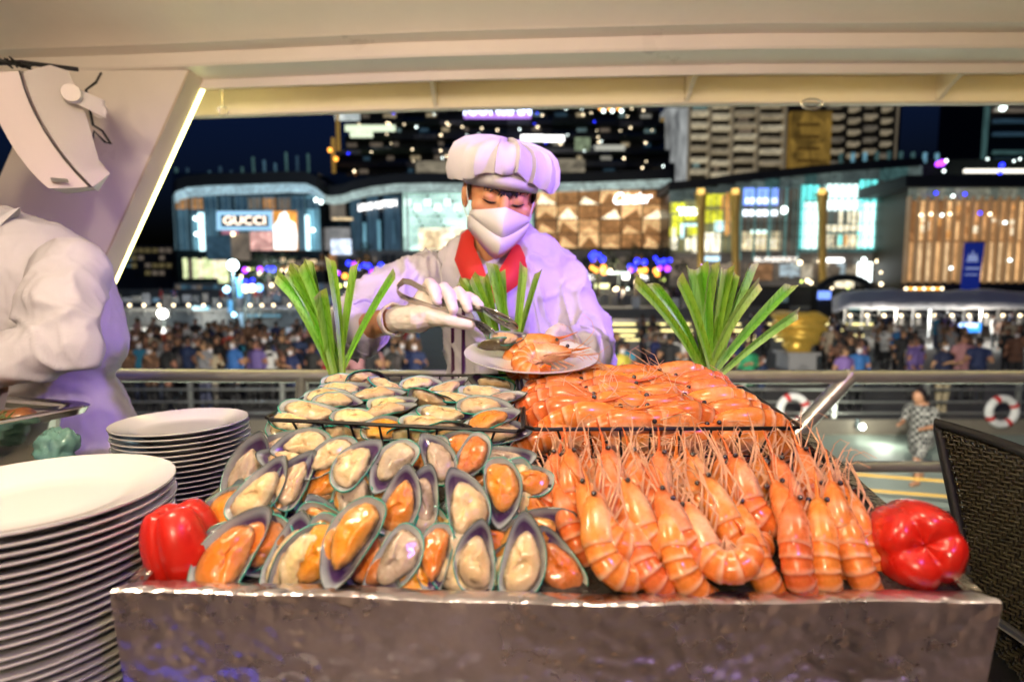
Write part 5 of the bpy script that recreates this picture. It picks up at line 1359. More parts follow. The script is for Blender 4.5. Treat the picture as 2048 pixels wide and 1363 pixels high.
for c in range(12):
    x = 815 + c * 20
    if 920 < x < 1050: continue
    mb = MB()
    for a in range(4):
        q = at(x + 5 * cos(a * pi / 2 + .78), 405 + (c % 2) * 10 + 5 * sin(a * pi / 2 + .78), YB_ - .48); mb.ell(q, (.13, .04, .13), n=8, m=6)
    mb.build('screen_flower', gl('flower_white', (.95, 1, .97), 2.2), bB); struct(bpy.data.objects[bB.children[-1].name], 'stuff')
pane('shop_window', bB, 838, 456, 930, 500, YB_ - .6, CREAM); pane('shop_window', bB, 846, 462, 880, 498, YB_ - .7, WARMW)
pane('pier', bB, 800, 372, 806, 500, YB_ - .8, MULL); pane('pier', bB, 1066, 372, 1072, 500, YB_ - .8, MULL)
# jeweller front: faceted warm panels
for r_ in range(4):
    for c in range(6):
        x0 = 1073 + c * 42.6; y0 = 382 + r_ * 29; x1 = x0 + 40.5; y1 = y0 + 27.2
        y0 -= (x0 - 1073) * .012; 
        pane('facade_panel', bB, x0, y0, x1, y1, YB_ - .5, [COP, COP2, COPD, AMBD][(c * 3 + r_ * 5) % 4])
        a, b, t = at(x0 + 1, y1 - 1, YB_ - .52), at(x1 - 1, y1 - 1, YB_ - .52), at(x0 + 40 * random.choice([.25, .5, .75]), y0 + 3 + 12 * random.random(), YB_ - .52)
        MB().add([a, b, t, (a + b + t) / 3 + V((0, -.35, 0))], [(0, 1, 3), (1, 2, 3), (2, 0, 3), (0, 2, 1)]).build('facet', [gl('facet_bright', (1, .86, .58), 1.7), COP2, COPD][0 if (r_ < 2 and (c + r_) % 2 == 0) else (1 + (c + r_) % 2)], bB, smooth=False)
for c in range(7): pane('mullion', bB, 1071.5 + c * 42.6 - .8, 372, 1071.5 + c * 42.6 + .8, 500, YB_ - .95, SLAB, .2)
for r_ in range(5): pane('transom', bB, 1072, 380 + r_ * 29 - .6, 1330, 380 + r_ * 29 + .6, YB_ - .8, SLAB, .2)
sg = thing('script_sign', 'white glowing slanted script sign on the faceted copper front', 'sign', at(1262, 396, YB_ - 1.2))
text_mesh('sign_letters', 'Cartier', 1.55, WHT, sg, at(1262, 397, YB_ - 1.15), V((1, 0, .04)), (0, 0, 1), .004, shear=.35, bold=.02, width=4.0)
pane('pier', bB, 1330, 362, 1340, 520, YB_ - .9, MULL, 1.2)
pane('street_level', bB, 660, 500, 1340, 570, YB_ - .2, CONCD, .5)
for i in range(40):
    x = 640 + i * 17.5; 
    if 860 < x < 1150: continue
    pane('street_shop', bB, x, 512 + random.uniform(-4, 6), x + random.uniform(8, 15), 545 + random.uniform(-10, 16), YB_ - .45, random.choice([DIM, DIM, BLUEG2, WARMW, AMBD, SLAB, SLAB]))

# ---------------- right wing: curved glass with brass columns
YC_ = 56.0
bC = thing('mall_right_wing', 'tall glass mall wing with brass columns and bright yellow, blue and turquoise shops', 'building', V((24, YC_ + 5, GZ)))
mb = MB(); R = []
top = [(1338, 372), (1400, 366), (1470, 356), (1560, 346), (1660, 336), (1760, 328), (1845, 322)]
for x, y in top: R.append([at(x, y, YC_ + 1), at(x, 640, YC_ + 1), at(x, 640, YC_ + 1) + V((0, 8, 0)), at(x, y, YC_ + 1) + V((0, 8, 0))])
MB().rings(R).build('core', M('wing_dark', (.03, .035, .035), rough=.3), bC, smooth=False)
R = []
for x, y in top: p = at(x, y - 8, YC_ - .6); R.append([p, p + V((0, 0, -.75)), p + V((0, 7, -.75)), p + V((0, 7, 0))])
MB().rings(R).build('roof', SLAB, bC, smooth=False)
for (x, y), (x2, y2) in zip(top, top[1:]):
    n_ = max(1, int((x2 - x) / 25))
    for k in range(n_):
        xa = x + (x2 - x) * k / n_; ya = y + (y2 - y) * k / n_; xb = x + (x2 - x) * (k + 1) / n_
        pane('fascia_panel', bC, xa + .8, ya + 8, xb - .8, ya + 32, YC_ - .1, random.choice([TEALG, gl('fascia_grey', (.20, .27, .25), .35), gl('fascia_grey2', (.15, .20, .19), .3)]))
def shop(x0, y0, x1, y1, m, d=0., nm='shop_window'): return pane(nm, bC, x0, y0, x1, y1, YC_ - d, m)
shop(1340, 398, 1465, 505, gl('shop_back', (.34, .32, .16), .45), -.1)
for a in ((1342, 405, 1372, 425), (1344, 430, 1366, 468), (1370, 415, 1392, 440), (1405, 388, 1450, 412), (1412, 420, 1444, 446), (1340, 455, 1356, 472), (1378, 448, 1396, 470)): shop(*a, YEL, .2, 'yellow_panel')
for a in ((1342, 475, 1354, 498), (1386, 470, 1396, 505), (1410, 465, 1440, 505), (1372, 476, 1384, 500), (1345, 456, 1352, 476)): shop(*a, gl('shop_cream', (1, .93, .70), 1.4), .3)
for a in ((1362, 447, 1396, 452), (1362, 452, 1368, 476), (1430, 442, 1448, 462)): shop(*a, gl('ice_trim', (.6, .9, .95), 1.6), .4, 'light_trim')
for i in range(9): bulb(bC, at(1358 + i * 4.6, 418 + (i % 2) * 9, YC_ - .7), .16, BULBW)
shop(1452, 385, 1462, 470, AMB, .25); shop(1443, 390, 1450, 420, AMB, .3)
shop(1476, 372, 1600, 505, gl('shop_brown', (.16, .13, .10), .35), -.05); shop(1488, 376, 1556, 410, BLS, .2, 'sign_board'); shop(1492, 396, 1554, 406, gl('sign_white_blue', (.75, .85, 1), 2.4), .3, 'sign_line'); shop(1482, 420, 1554, 431, gl('sign_white_blue2', (.82, .9, 1), 3.0), .3, 'sign_line')
shop(1485, 463, 1562, 500, gl('shop_gold', (1, .82, .5), .8), .2); shop(1503, 460, 1535, 466, gl('line_ice', (.7, 1, .95), 2.2), .3, 'sign_line'); shop(1492, 478, 1502, 492, CREAM, .3); shop(1512, 474, 1530, 490, CREAM, .3); shop(1540, 476, 1552, 496, CREAM, .3)
for x in (1480, 1508, 1538, 1570, 1596): shop(x, 374, x + 4.5, 520, gl('fin_teal', (.16, .36, .34), .5), .5, 'glass_fin')
for x in (1568,): bulb(bC, at(x, 420, YC_ - .6), .35, BULBW)
# turquoise shop
shop(1604, 368, 1760, 505, gl('shop_teal_back', (.10, .22, .22), .5), -.02)
shop(1606, 370, 1638, 400, CYAN, .2); shop(1608, 404, 1636, 497, CYANW, .2); shop(1602, 370, 1606, 497, CYAN, .25); shop(1718, 360, 1752, 497, CYAN, .2); shop(1724, 405, 1748, 494, CYANW, .3)
shop(1652, 368, 1716, 396, CYANW, .2, 'sign_board'); shop(1650, 400, 1718, 420, gl('sign_cyan_white', (.85, 1, .98), 2.6), .3, 'sign_line'); shop(1650, 450, 1722, 462, CREAM, .3); shop(1652, 468, 1722, 496, gl('display', (.9, .8, .55), .9), .2)
for i in range(8): shop(1652 + i * 9, 422, 1658 + i * 9, 448, random.choice([CREAM, DIM, gl('shop_tealb', (.3, .62, .6), .7), DIM]), .25)
for i in range(5): shop(1668 + i * 10, 470, 1674 + i * 10, 490, random.choice([AMB, CYAN, CREAM, DIM]), .35)
# dark bay
shop(1758, 362, 1812, 505, gl('shop_dark', (.13, .12, .11), .3), .05)
shop(1756, 443, 1782, 456, WHT, .3, 'sign_line'); shop(1794, 442, 1804, 452, WHT, .3, 'sign_line'); shop(1816, 372, 1826, 392, BLS, .4); shop(1814, 405, 1828, 418, BLS, .4); shop(1796, 340, 1822, 500, gl('corner_glass', (.2, .27, .24), .35), .0)
for x in (1471, 1402, 1645):
    a = at(x, 384, YC_ - 1.2); b = at(x, 570, YC_ - 1.2); MB().tube([b, b.lerp(a, .7), b.lerp(a, .9), a], [.34, .36, .46, .62], 14).build('column', BRASS, bC)
    shop(x - 7, 377, x + 7, 388, gl('column_head', (1, .62, .16), 1.6), 1.9, 'column_light')
# street level of the right wing
shop(1340, 505, 1830, 572, gl('street_back', (.16, .14, .12), .3), .1, 'street_level')
text_mesh('sign_letters', 'BURBERRY', .62, gl('letters_soft', (1, .92, .82), 2.0), bC, at(1552, 519, YC_ - .6), (1, 0, 0), (0, 0, 1), .004, bold=.01, width=4.2)
for a in ((1500, 528, 1545, 560, gl('orange_shop', (.5, .26, .12), .5)), (1560, 528, 1600, 552, gl('pale_shop', (.5, .62, .68), .6)), (1604, 528, 1624, 558, gl('beige_shop', (.66, .58, .44), .6)), (1716, 524, 1744, 564, gl('white_box', (.9, 1, 1), 3.0)), (1642, 516, 1688, 524, WHT), (1655, 532, 1680, 556, DIM), (1694, 536, 1712, 560, gl('beige2', (.6, .5, .36), .6)), (1750, 530, 1780, 562, DIM), (1784, 532, 1812, 562, gl('dk', (.2, .15, .12), .4)), (1346, 515, 1400, 552, DIM), (1408, 512, 1440, 522, gl('ice3', (.6, .85, 1), 1.6)), (1412, 528, 1462, 556, gl('beige3', (.45, .36, .26), .5))):
    shop(*a[:4], a[4], .35, 'street_shop')
for i, x in enumerate((1728, 1756, 1772, 1788, 1796, 1600, 1650, 1640)): bulb(bC, at(x, 519 + (i % 3) * 3, YC_ - .7), .22, [BULBW, BULB][i % 2])

# glowing curtain wall mullions and dim shop panes, added to lift dark fronts
random.seed(64)
for i in range(38):
    x = 1344 + i * 12.8; y = interp(top, x) + 30
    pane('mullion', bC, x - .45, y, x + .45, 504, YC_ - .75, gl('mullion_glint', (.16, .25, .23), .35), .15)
for k, yy in enumerate((418, 446, 474, 503)): pane('transom', bC, 1340, yy - .5, 1815, yy + .5, YC_ - .7, MULL, .12)
for i in range(26): x = 1764 + (i % 5) * 10; y = 368 + (i // 5) * 26; shop(x, y, x + 8, y + 20, random.choice([gl('bay_grey', (.22, .2, .17), .35), gl('bay_teal', (.12, .2, .19), .35), DIM]), .15)
for i in range(46): x = 1342 + i * 10.4; shop(x, 526 + random.uniform(-4, 6), x + random.uniform(5, 9), 556 + random.uniform(-8, 8), random.choice([DIM, gl('beige2', (.6, .5, .36), .6), gl('pale_shop', (.5, .62, .68), .6), COPD, DIM, gl('dk', (.2, .15, .12), .4)]), .22, 'street_shop')
for i in range(28): x = 352 + i * 10.6; pane('street_shop', bA, x, 570 + random.uniform(-4, 4), x + 8, 586 + random.uniform(-4, 6), YA - .7, random.choice([DIM, BLUEG2, BLUEG, gl('street_grey', (.25, .26, .28), .35)]))
for i in range(24): x = 348 + i * 12.4; pane('mullion', bA, x - .4, 392, x + .4, 500, YA - .15, gl('mullion_blue', (.18, .3, .36), .4), .1)
for i in range(60):
    x = 225 + i * 20; 
    if 780 < x < 1180: continue
    pane('added_panel', pr0, x, 590 + random.uniform(-6, 6), x + random.uniform(8, 18), 606 + random.uniform(-6, 10), 47.3, random.choice([gl('street_grey', (.25, .26, .28), .35), CONC, CONCD, gl('street_dim', (.16, .15, .14), .35), gl('street_blue', (.12, .2, .28), .4)]), .2)  # panels added, most faintly glowing, to brighten the dark terrace
# ---------------- copper finned hall at the far right
YD = 50.0
bD = thing('copper_hall', 'low hall with warm copper curtain walls and vertical fins', 'building', V((42, YD + 4, GZ)))
pane('core', bD, 1822, 372, 2200, 640, YD + .6, M('hall_dark', (.05, .035, .02), rough=.5), 9)
random.seed(12)
for i in range(21):
    x0 = 1818 + i * 18; top_y = 400
    for (ya, yb) in ((402, 480), (484, 562)):
        pane('curtain_panel', bD, x0 + 1, ya, x0 + 17, yb, YD + .2 + (i % 3) * .05, random.choice([COP, COP2, COP, COPD] if ya < 450 else [COP2, COP2, COP, gl('curtain_pale', (1, .72, .40), .8)]))
    pane('fin', bD, x0 - 1.4, 392, x0 + 1.4, 566, YD - .35, M('fin_metal', (.3, .22, .15), rough=.4, emit=((.5, .28, .12), .28)) if 'fin_metal' not in MATS else MATS['fin_metal'], .5)  # faint emission paints light onto the fins
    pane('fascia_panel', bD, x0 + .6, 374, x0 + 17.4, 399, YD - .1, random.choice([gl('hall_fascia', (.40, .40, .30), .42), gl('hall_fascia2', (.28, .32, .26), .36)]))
pane('ledge', bD, 1816, 480, 2200, 484, YD - .1, COPD); pane('roof', bD, 1812, 350, 2200, 373, YD - .8, SLAB, 9)
for i in range(30): pane('display', bD, *(lambda x, y: (x, y, x + random.uniform(4, 12), y + random.uniform(4, 18)))(random.uniform(1840, 2040), random.uniform(410, 465)), YD + .05, random.choice([CREAM, AMB, COPD, AMBD]), .1)
for px, py, m in ((1842, 430, BULB), (1862, 428, BULB), (1884, 430, BULBW), (1900, 428, BULB), (1906, 392, BULBW), (1872, 386, BULBB), (1930, 388, BULBB), (1960, 426, BULBB), (1980, 428, BULB), (2020, 520, BULBW), (1940, 536, BULBW), (1902, 536, BULBW), (2010, 445, BULBW)): bulb(bD, at(px, py, YD - .6), .13, m)
pane('terrace_wall', bD, 1800, 566, 2200, 586, YD - 1.5, SLAB, 1)
for i in range(9): bulb(bD, at(1812 + i * 9, 577, YD - 2), .12, [BULB, BULBO][i % 2])
bn = thing('banner', 'tall dark blue vertical banner with a pale emblem before the copper hall', 'banner', at(1945, 585, YD - 3))
BAN = M('banner_blue', (.012, .02, .15), rough=.6, emit=((.01, .025, .25), .5)); EMB = M('banner_print', (.5, .6, .9), rough=.6, emit=((.45, .55, .9), .5))  # cloth and print glow faintly in place of lamplight
mb = MB(); R = []
for i in range(9):
    t = i / 8; y = lerp(485, 583, t); a = at(lerp(1929, 1921, t), y, YD - 3 + .1 * sin(t * 5)); b = at(lerp(1970, 1957, t), y, YD - 3 + .1 * sin(t * 5 + 1)); R.append([a, b, b + V((0, .06, 0)), a + V((0, .06, 0))])
mb.rings(R).build('cloth', BAN, bn, smooth=False)
e = at(1946, 513, YD - 3.25); mb = MB()
for k in range(3):
    mb.prism([e + V((-.42 + k * .28, 0, -.25)), e + V((-.14 + k * .28, 0, -.25)), e + V((-.28 + k * .28, 0, .25 + (.25 if k == 1 else 0)))], (0, .04, 0))
mb.box(e + V((0, .02, -.36)), (.9, .04, .1)); mb.build('emblem', EMB, bn, smooth=False)
pane('print_line', bn, 1932, 535, 1960, 538, YD - 3.25, EMB, .04); pane('print_line', bn, 1930, 548, 1956, 550, YD - 3.25, EMB, .04)
MB().tube([at(1925, 483, YD - 2.95), at(1972, 484, YD - 2.95)], .06, 6).build('pole', MULL, bn)

# ---------------- terraced upper storeys with many small lamps
YE = 85.0
bE = thing('terraced_mall_roof', 'dark terraced upper storeys dotted with small lamps and a glowing roof sign', 'building', V((0, YE + 10, GZ)))
random.seed(3)
rows = [(665, 1350, 326, 360), (675, 1340, 300, 330), (690, 1330, 272, 300), (700, 1330, 244, 270), (720, 1320, 214, 240), (760, 1290, 190, 212)]
for k, (x0, x1, y0, y1) in enumerate(rows):
    Yk = YE + k * 4.0
    n_ = 14
    for i in range(n_):
        xa = lerp(x0, x1, i / n_); xb = lerp(x0, x1, (i + 1) / n_); bow = 4 * sin(pi * (i + .5) / n_)
        pane('storey', bE, xa, y0 + 6 - bow, xb - .3, y1 + 18, Yk + 2, SLAB if (i + k) % 3 else DKG, 8)
        pane('parapet', bE, xa, y0 - bow, xb - .4, y0 + 9 - bow, Yk, random.choice([SLAB, CONCD, M('planter', (.02, .03, .018), rough=.8) if 'planter' not in MATS else MATS['planter']]), 2)
        if random.random() < .55:
            w = random.uniform(6, 26); pane('window', bE, xa + 4, y0 + 12 - bow, min(xb - 1, xa + 4 + w), y0 + 22 - bow, Yk + 1.7, random.choice([gl('far_win', (.5, .48, .4), .4), gl('far_win2', (.22, .34, .34), .4), gl('far_win3', (.62, .5, .3), .5), BLUEG2, DIM]))
    for i in range(19):
        px = random.uniform(x0, x1); py = random.uniform(y0 - 4, y0 + 20)
        bulb(bE, at(px, py, Yk - .5), random.uniform(.07, .17), random.choice([BULB, BULB, BULBW, BULBW, BULB, BULBB]))
for a in ((690, 250, 790, 262, gl('strip_green', (.75, .86, .62), 1.2)), (700, 264, 745, 274, gl('strip_green', (.75, .86, .62), 1.2)), (1042, 270, 1086, 281, WHT), (1086, 271, 1128, 282, WHT), (832, 322, 930, 352, gl('deck_beige', (.42, .36, .25), .45)), (1108, 318, 1170, 350, gl('deck_beige', (.42, .36, .25), .45)), (670, 205, 718, 240, gl('lit_block', (.8, .9, .88), .9)), (1150, 275, 1180, 300, gl('green_room', (.4, .5, .3), .5)), (1190, 290, 1250, 300, gl('strip3', (.6, .6, .5), .7))):
    pane('lit_window', bE, *a[:4], YE - 1.0, a[4], .3)
text_mesh('roof_sign', 'ICONSIAM', 3.6, gl('sign_violet', (.62, .70, 1), 4.0), bE, at(995, 214, YE + 2), (1, 0, 0), (0, 0, 1), .004, bold=.02, width=10.0)
pane('sign_base', bE, 928, 226, 1062, 236, YE + 2.3, gl('sign_base', (.45, .22, .75), 1.2), .4)
for i in range(9): bulb(bE, at(1195 + i * 6, 212 + (i % 3) * 5, YE), .25, [BULBW, BULBO, BULBW][i % 3])
for (x, y0, y1) in ((663, 275, 345), (672, 215, 300)): pane('gold_fin', bE, x, y0, x + 6, y1, YE - 2, gl('gold_dim', (.5, .30, .06), .5), .4)
for px, py in ((672, 318), (660, 300)): bulb(bE, at(px, py, YE - 3), .3, BULBO)
bulb(bE, at(649, 357, YE - 5), .3, BULBW); bulb(bE, at(670, 372, YE - 6), .3, BULBB)

# ---------------- apartment tower at the right
YT = 150.0
bT = thing('apartment_tower', 'tall apartment tower with rows of lit balcony slabs and an ochre panel', 'building', V((60, YT + 10, GZ)))
pane('core', bT, 1380, 60, 1796, 640, YT + 2.5, M('tower_dark', (.03, .028, .024), rough=.5), 20)
CRM = gl('balcony_lit', (.86, .74, .50), .42); CRM2 = gl('balcony_lit2', (.70, .58, .38), .3); COLM = gl('tower_column', (.42, .34, .22), .3)  # slabs, columns and ochre panel glow in place of lamplight on them
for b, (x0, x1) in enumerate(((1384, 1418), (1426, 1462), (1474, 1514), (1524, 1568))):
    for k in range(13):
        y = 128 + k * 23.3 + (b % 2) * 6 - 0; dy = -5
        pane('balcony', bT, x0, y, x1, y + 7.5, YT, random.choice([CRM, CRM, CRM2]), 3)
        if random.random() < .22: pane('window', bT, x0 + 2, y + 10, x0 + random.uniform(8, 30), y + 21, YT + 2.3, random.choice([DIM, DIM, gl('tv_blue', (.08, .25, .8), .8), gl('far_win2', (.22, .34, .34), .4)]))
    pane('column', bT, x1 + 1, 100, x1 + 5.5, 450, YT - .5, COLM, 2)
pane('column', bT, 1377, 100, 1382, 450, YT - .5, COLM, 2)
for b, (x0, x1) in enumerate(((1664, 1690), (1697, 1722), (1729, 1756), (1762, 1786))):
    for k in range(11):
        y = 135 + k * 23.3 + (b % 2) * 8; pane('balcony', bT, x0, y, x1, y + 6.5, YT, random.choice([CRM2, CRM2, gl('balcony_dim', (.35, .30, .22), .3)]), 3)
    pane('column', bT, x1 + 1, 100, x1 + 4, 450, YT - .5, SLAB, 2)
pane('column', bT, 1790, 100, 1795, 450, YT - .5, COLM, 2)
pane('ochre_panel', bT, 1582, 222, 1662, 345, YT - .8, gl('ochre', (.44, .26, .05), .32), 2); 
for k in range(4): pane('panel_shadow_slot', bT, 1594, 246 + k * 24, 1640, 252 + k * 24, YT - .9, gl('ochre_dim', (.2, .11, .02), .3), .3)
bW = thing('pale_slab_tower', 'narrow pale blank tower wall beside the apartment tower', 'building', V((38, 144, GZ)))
pane('wall', bW, 1330, 215, 1374, 420, 140, gl('pale_wall', (.5, .52, .5), .5), 8); pane('edge_light', bW, 1321, 235, 1328, 335, 139, gl('gold_dim', (.5, .30, .06), .5), .5)  # blank wall glows in place of light falling on it
bF = thing('dark_tower', 'dark distant tower with a few faint lit floors', 'building', V((150, 170, GZ)))
pane('core', bF, 1972, 60, 2240, 640, 168, M('tower_black', (.012, .014, .016), rough=.5), 20)
for k, (y, m) in enumerate(((216, DIM), (238, BLUEG2), (264, BLUEG2), (300, TEALG), (316, BLUEG2))): pane('lit_floor', bF, 1990, y, 2100, y + 7, 166, m, 1)
bulb(bF, at(2006, 216, 165), .8, BULBW); pane('edge', bF, 1967, 200, 1973, 420, 166, TEALG, 1)
bH = thing('low_office_block', 'low dim office block with dull yellow windows behind the plaza', 'building', V((-50, 80, GZ)))
pane('core', bH, 230, 490, 352, 640, 76, SLAB, 10)
for i in range(6):
    for k in range(4): pane('window', bH, 262 + i * 14, 496 + k * 15, 272 + i * 14, 505 + k * 15, 75.5, random.choice([gl('dull_yellow', (.30, .24, .10), .3), DIM, SLAB]))
for k in range(3): pane('lit_floor', bH, 236, 505 + k * 12, 262, 509 + k * 12, 75.4, BLUEG, .3)

# ---------------- roof gardens right: dark planting with lamps
rg = thing('roof_terrace', 'dark planted roof terrace with coloured lamps above the copper hall', 'garden', V((44, YD + 6, GZ)))
pane('planter', rg, 1812, 318, 2200, 352, YD + 8, MATS['planter'], 4)
for px, py, m, r_ in ((1884, 326, BULBP, .5), (1892, 322, BULBW, .25), (1876, 328, BULBP, .4), (1888, 342, BULBW, .2), (2004, 330, BULBB, .35), (2000, 345, BULBB, .3), (2028, 322, BULBW, .15), (2040, 318, BULBW, .15), (1975, 318, BULBW, .15)): bulb(rg, at(px, py, YD + 6), r_ * .6, m)
pane('light_strip', rg, 1930, 338, 2200, 345, YD + 6, gl('strip_w', (1, .94, .8), 1.8), .2)
for i in range(9): pane('glass_post', rg, 1680 + i * 24, 302 + abs(i - 4), 1686 + i * 24, 326, YD + 8, random.choice([BLUEG3, TEALG, BLUEG]), .2)

# ================================================================= terraces, steps and parapet between plaza and mall
st = thing('lit_steps', 'wide stone steps with glowing yellow strips under each tread', 'steps', V((10, 36, GZ)))
for k, y in enumerate((680, 671, 661, 648)):
    Yk = (33, 34.5, 36, 38)[k]; z1 = at(1300, y, Yk).z + .12
    MB().box((12, Yk + 2.2, (GZ + z1) / 2), (32, 4.4, z1 - GZ)).build('step', CONCD, st, smooth=False)
    x = 1196
    while x < 1700:
        w = random.uniform(25, 80); pane('led_strip', st, x, y - 1.4, x + w, y + 1.4, Yk - .12, LED, .1); x += w + random.uniform(5, 26)
terr = MB().box((0, 53, (GZ + CZ - 1.4) / 2), (150, 11, CZ - 1.4 - GZ)).build('upper_terrace', CONCD, smooth=False); struct(terr)
terr2 = MB().box((0, 57, (CZ - 1.4 + CZ + .2) / 2), (150, 5, 1.6)).build('mall_terrace', M('terrace_dark', (.07, .07, .07), rough=.6, var=(1, .3)), smooth=False); struct(terr2)
pw = thing('parapet_wall', 'long grey parapet wall topped by a row of small globe lamps', 'wall', V((-24, 46, GZ)))
for i in range(8): pane('wall_panel', pw, 205 + i * 50, 622, 254 + i * 50, 672, 46.3, CONCD if i % 2 else M('wall_grey', (.2, .195, .185), rough=.6, var=(1, .2)) if 'wall_grey' not in MATS else MATS['wall_grey'], .5)
pane('coping', pw, 205, 616, 606, 622, 46.0, CONC, 1)
for x in (231, 259, 288, 318, 347, 377, 407, 439, 500, 524, 547, 579):
    p = at(x, 610, 45.8); bulb(pw, p, .11, BULB); MB().tube([p + V((0, 0, -.15)), p + V((0, 0, -.75))], .05, 6).build('lamp_post', CONC, pw)
pane('sign_band', pw, 385, 612, 416, 620, 45.5, gl('sky_band', (.25, .55, .7), .7), .2); pane('sign_band', pw, 480, 628, 560, 634, 45.9, gl('sky_band2', (.2, .4, .5), .4), .2)
def flood(label, px, py, Y, col, e, r=.22):
    t = thing('flood_lamp', label, 'lamp', at(px, py, Y) - V((0, 0, .4)))
    p = at(px, py, Y); bulb(t, p, r, gl('flood_%d' % px, col, 22), 'lens'); MB().tube([p + V((0, .1, -.1)), p + V((0, .2, GZ - p.z))], .05, 6).build('post', MULL, t)
    MB().box(p + V((0, .28, 0)), (r * 2.4, .2, r * 2)).build('housing', SLAB, t, smooth=False)
    point('flood_light', p + V((0, -.7, .05)), e, col, .2)
flood('white flood lamp on a post before the parapet wall', 325, 627, 44, (1, .98, .86), 900, .34)
flood('white flood lamp on a post under the white canopy', 1880, 650, 30, (.95, 1, .95), 500, .2)
flood('small pier lamp low on the quay wall', 1725, 853, 12.3, (.95, 1, .85), 25, .06)
ms = thing('light_mast', 'pale blue lit mast with banners and a bright lamp on top', 'mast', V((at(468, 600, 40).x, 40, GZ)))
p = at(466, 530, 40); bulb(ms, p, .36, gl('mast_lamp', (.75, .95, 1), 14), 'lamp_head'); point('mast_light', p + V((0, -.8, 0)), 2500, (.6, .85, 1), .3)
MB().tube([p + V((0, 0, -.3)), V((p.x, 40, GZ))], .12, 8).build('pole', MULL, ms)
MB().tube([p + V((.5, .3, -2)), V((p.x + .5, 40.3, GZ))], .07, 8).build('pole', MULL, ms)
BLC = gl('mast_banner', (.12, .36, .62), .7)
pane('banner', ms, 474, 556, 484, 594, 40, BLC, .1); pane('banner', ms, 456, 600, 464, 625, 40, BLC, .1); pane('banner', ms, 477, 626, 486, 662, 39.9, gl('mast_banner2', (.35, .5, .6), .6), .1)
bulb(ms, at(453, 579, 39.8), .22, gl('mast_lamp2', (.4, .75, 1), 5)); bulb(ms, at(468, 629, 39.8), .16, gl('mast_lamp2', (.4, .75, 1), 5))
for i, (px, py, m) in enumerate(((491, 577, BULB), (504, 576, BULB), (518, 575, gl('teal_bulb', (.2, .5, .9), 4)))): 
    t = thing('globe_lamp', ['warm globe lamp next to the blue mast', 'warm globe lamp before the dark tree', 'bluish globe lamp by the dark tree'][i], 'lamp', at(px, py, 44) - V((0, 0, 1))); bulb(t, at(px, py, 44), .3, m, 'globe'); pp = at(px, py, 44); MB().tube([pp, V((pp.x, 44, GZ))], .05, 6).build('post', MULL, t)
# white canopy tent
tn = thing('canopy_tent', 'long white fabric canopy on thin metal legs hung with lamps', 'tent', V((26, 36, GZ)))
TENT = M('canopy_fabric', (.8, .8, .82), rough=.7, var=(2, .12), bump=(2, .3, .1))
def sheet(rows, name, mat, parent, th=.05):
    mb = MB(); n = len(rows[0]); vs = [p for r_ in rows for p in r_]; fs = [(i * n + j, i * n + j + 1, (i + 1) * n + j + 1, (i + 1) * n + j) for i in range(len(rows) - 1) for j in range(n - 1)]
    o = mb.add(vs, fs).build(name, mat, parent); o.modifiers.new('t', 'SOLIDIFY').thickness = th; return o
rows_ = []
for i in range(5):
    t = i / 4; rows_.append([at(lerp(1665, 2250, j / 30), lerp(618, 586, sin(t * pi / 2)) - (8 * (1 - abs((j % 10) / 5 - 1)) * t) + (4 * noise.noise(V((j * .9, t * 3, 0)))) + (10 if j < 1 else 0), 33 + 7 * t) for j in range(31)])
sheet(rows_, 'canopy', TENT, tn)
for j in range(12):
    p = at(1690 + j * 34, 618, 33.2); MB().tube([p, V((p.x, 33.2, GZ))], .05, 6).build('leg', MATS['chair_alloy'], tn)
    bulb(tn, at(1700 + j * 34, 631, 33), .09, BULB); 
    q = at(1700 + j * 34, 641, 33); bx('lamp_shade', tn, q, V((.18, .18, .5)), CONC)
for j in range(11): MB().tube([at(1690 + j * 34, 622, 33.25), at(1724 + j * 34, 634, 33.25)], .025, 5).build('brace', MATS['chair_alloy'], tn)
pane('screen_board', tn, 1905, 646, 1962, 664, 32.5, gl('led_board', (.03, .22, .8), 1.3), .15)
text_mesh('board_text', '88 8888', .34, gl('led_text', (.7, .85, 1), 2), tn, at(1933, 651, 32.45), (1, 0, 0), (0, 0, 1), .002, width=1.25)
for px, py, w_, h_, m in ((1700, 606, 40, 12, CYAN), (1758, 610, 30, 9, CYANW), (1638, 582, 24, 16, BLS), (1560, 590, 16, 14, gl('far_win2', (.22, .34, .34), .4))):
    t = thing('kiosk_screen', {1700: 'turquoise lit kiosk front under the canopy', 1758: 'pale lit kiosk front under the canopy', 1638: 'small blue lit screen left of the canopy', 1560: 'dim greenish kiosk window by the steps'}[px], 'kiosk', at(px, 640, 46)); pane('screen', t, px, py, px + w_, py + h_, 46, m, .2); pane('cabinet', t, px - 4, py - 4, px + w_ + 4, 640, 46.3, SLAB, 1)
ar = thing('arched_entrance', 'dark arched entrance glowing warm inside behind the plaza', 'arch', at(1690, 590, 48))
a0 = at(1690, 578, 48); MB().tube([a0 + V((2.4 * cos(pi * i / 12), 0, 1.6 * sin(pi * i / 12) - .6)) for i in range(13)], .3, 8).build('arch', SLAB, ar); pane('glow', ar, 1672, 560, 1708, 575, 48.5, CREAM, .2)

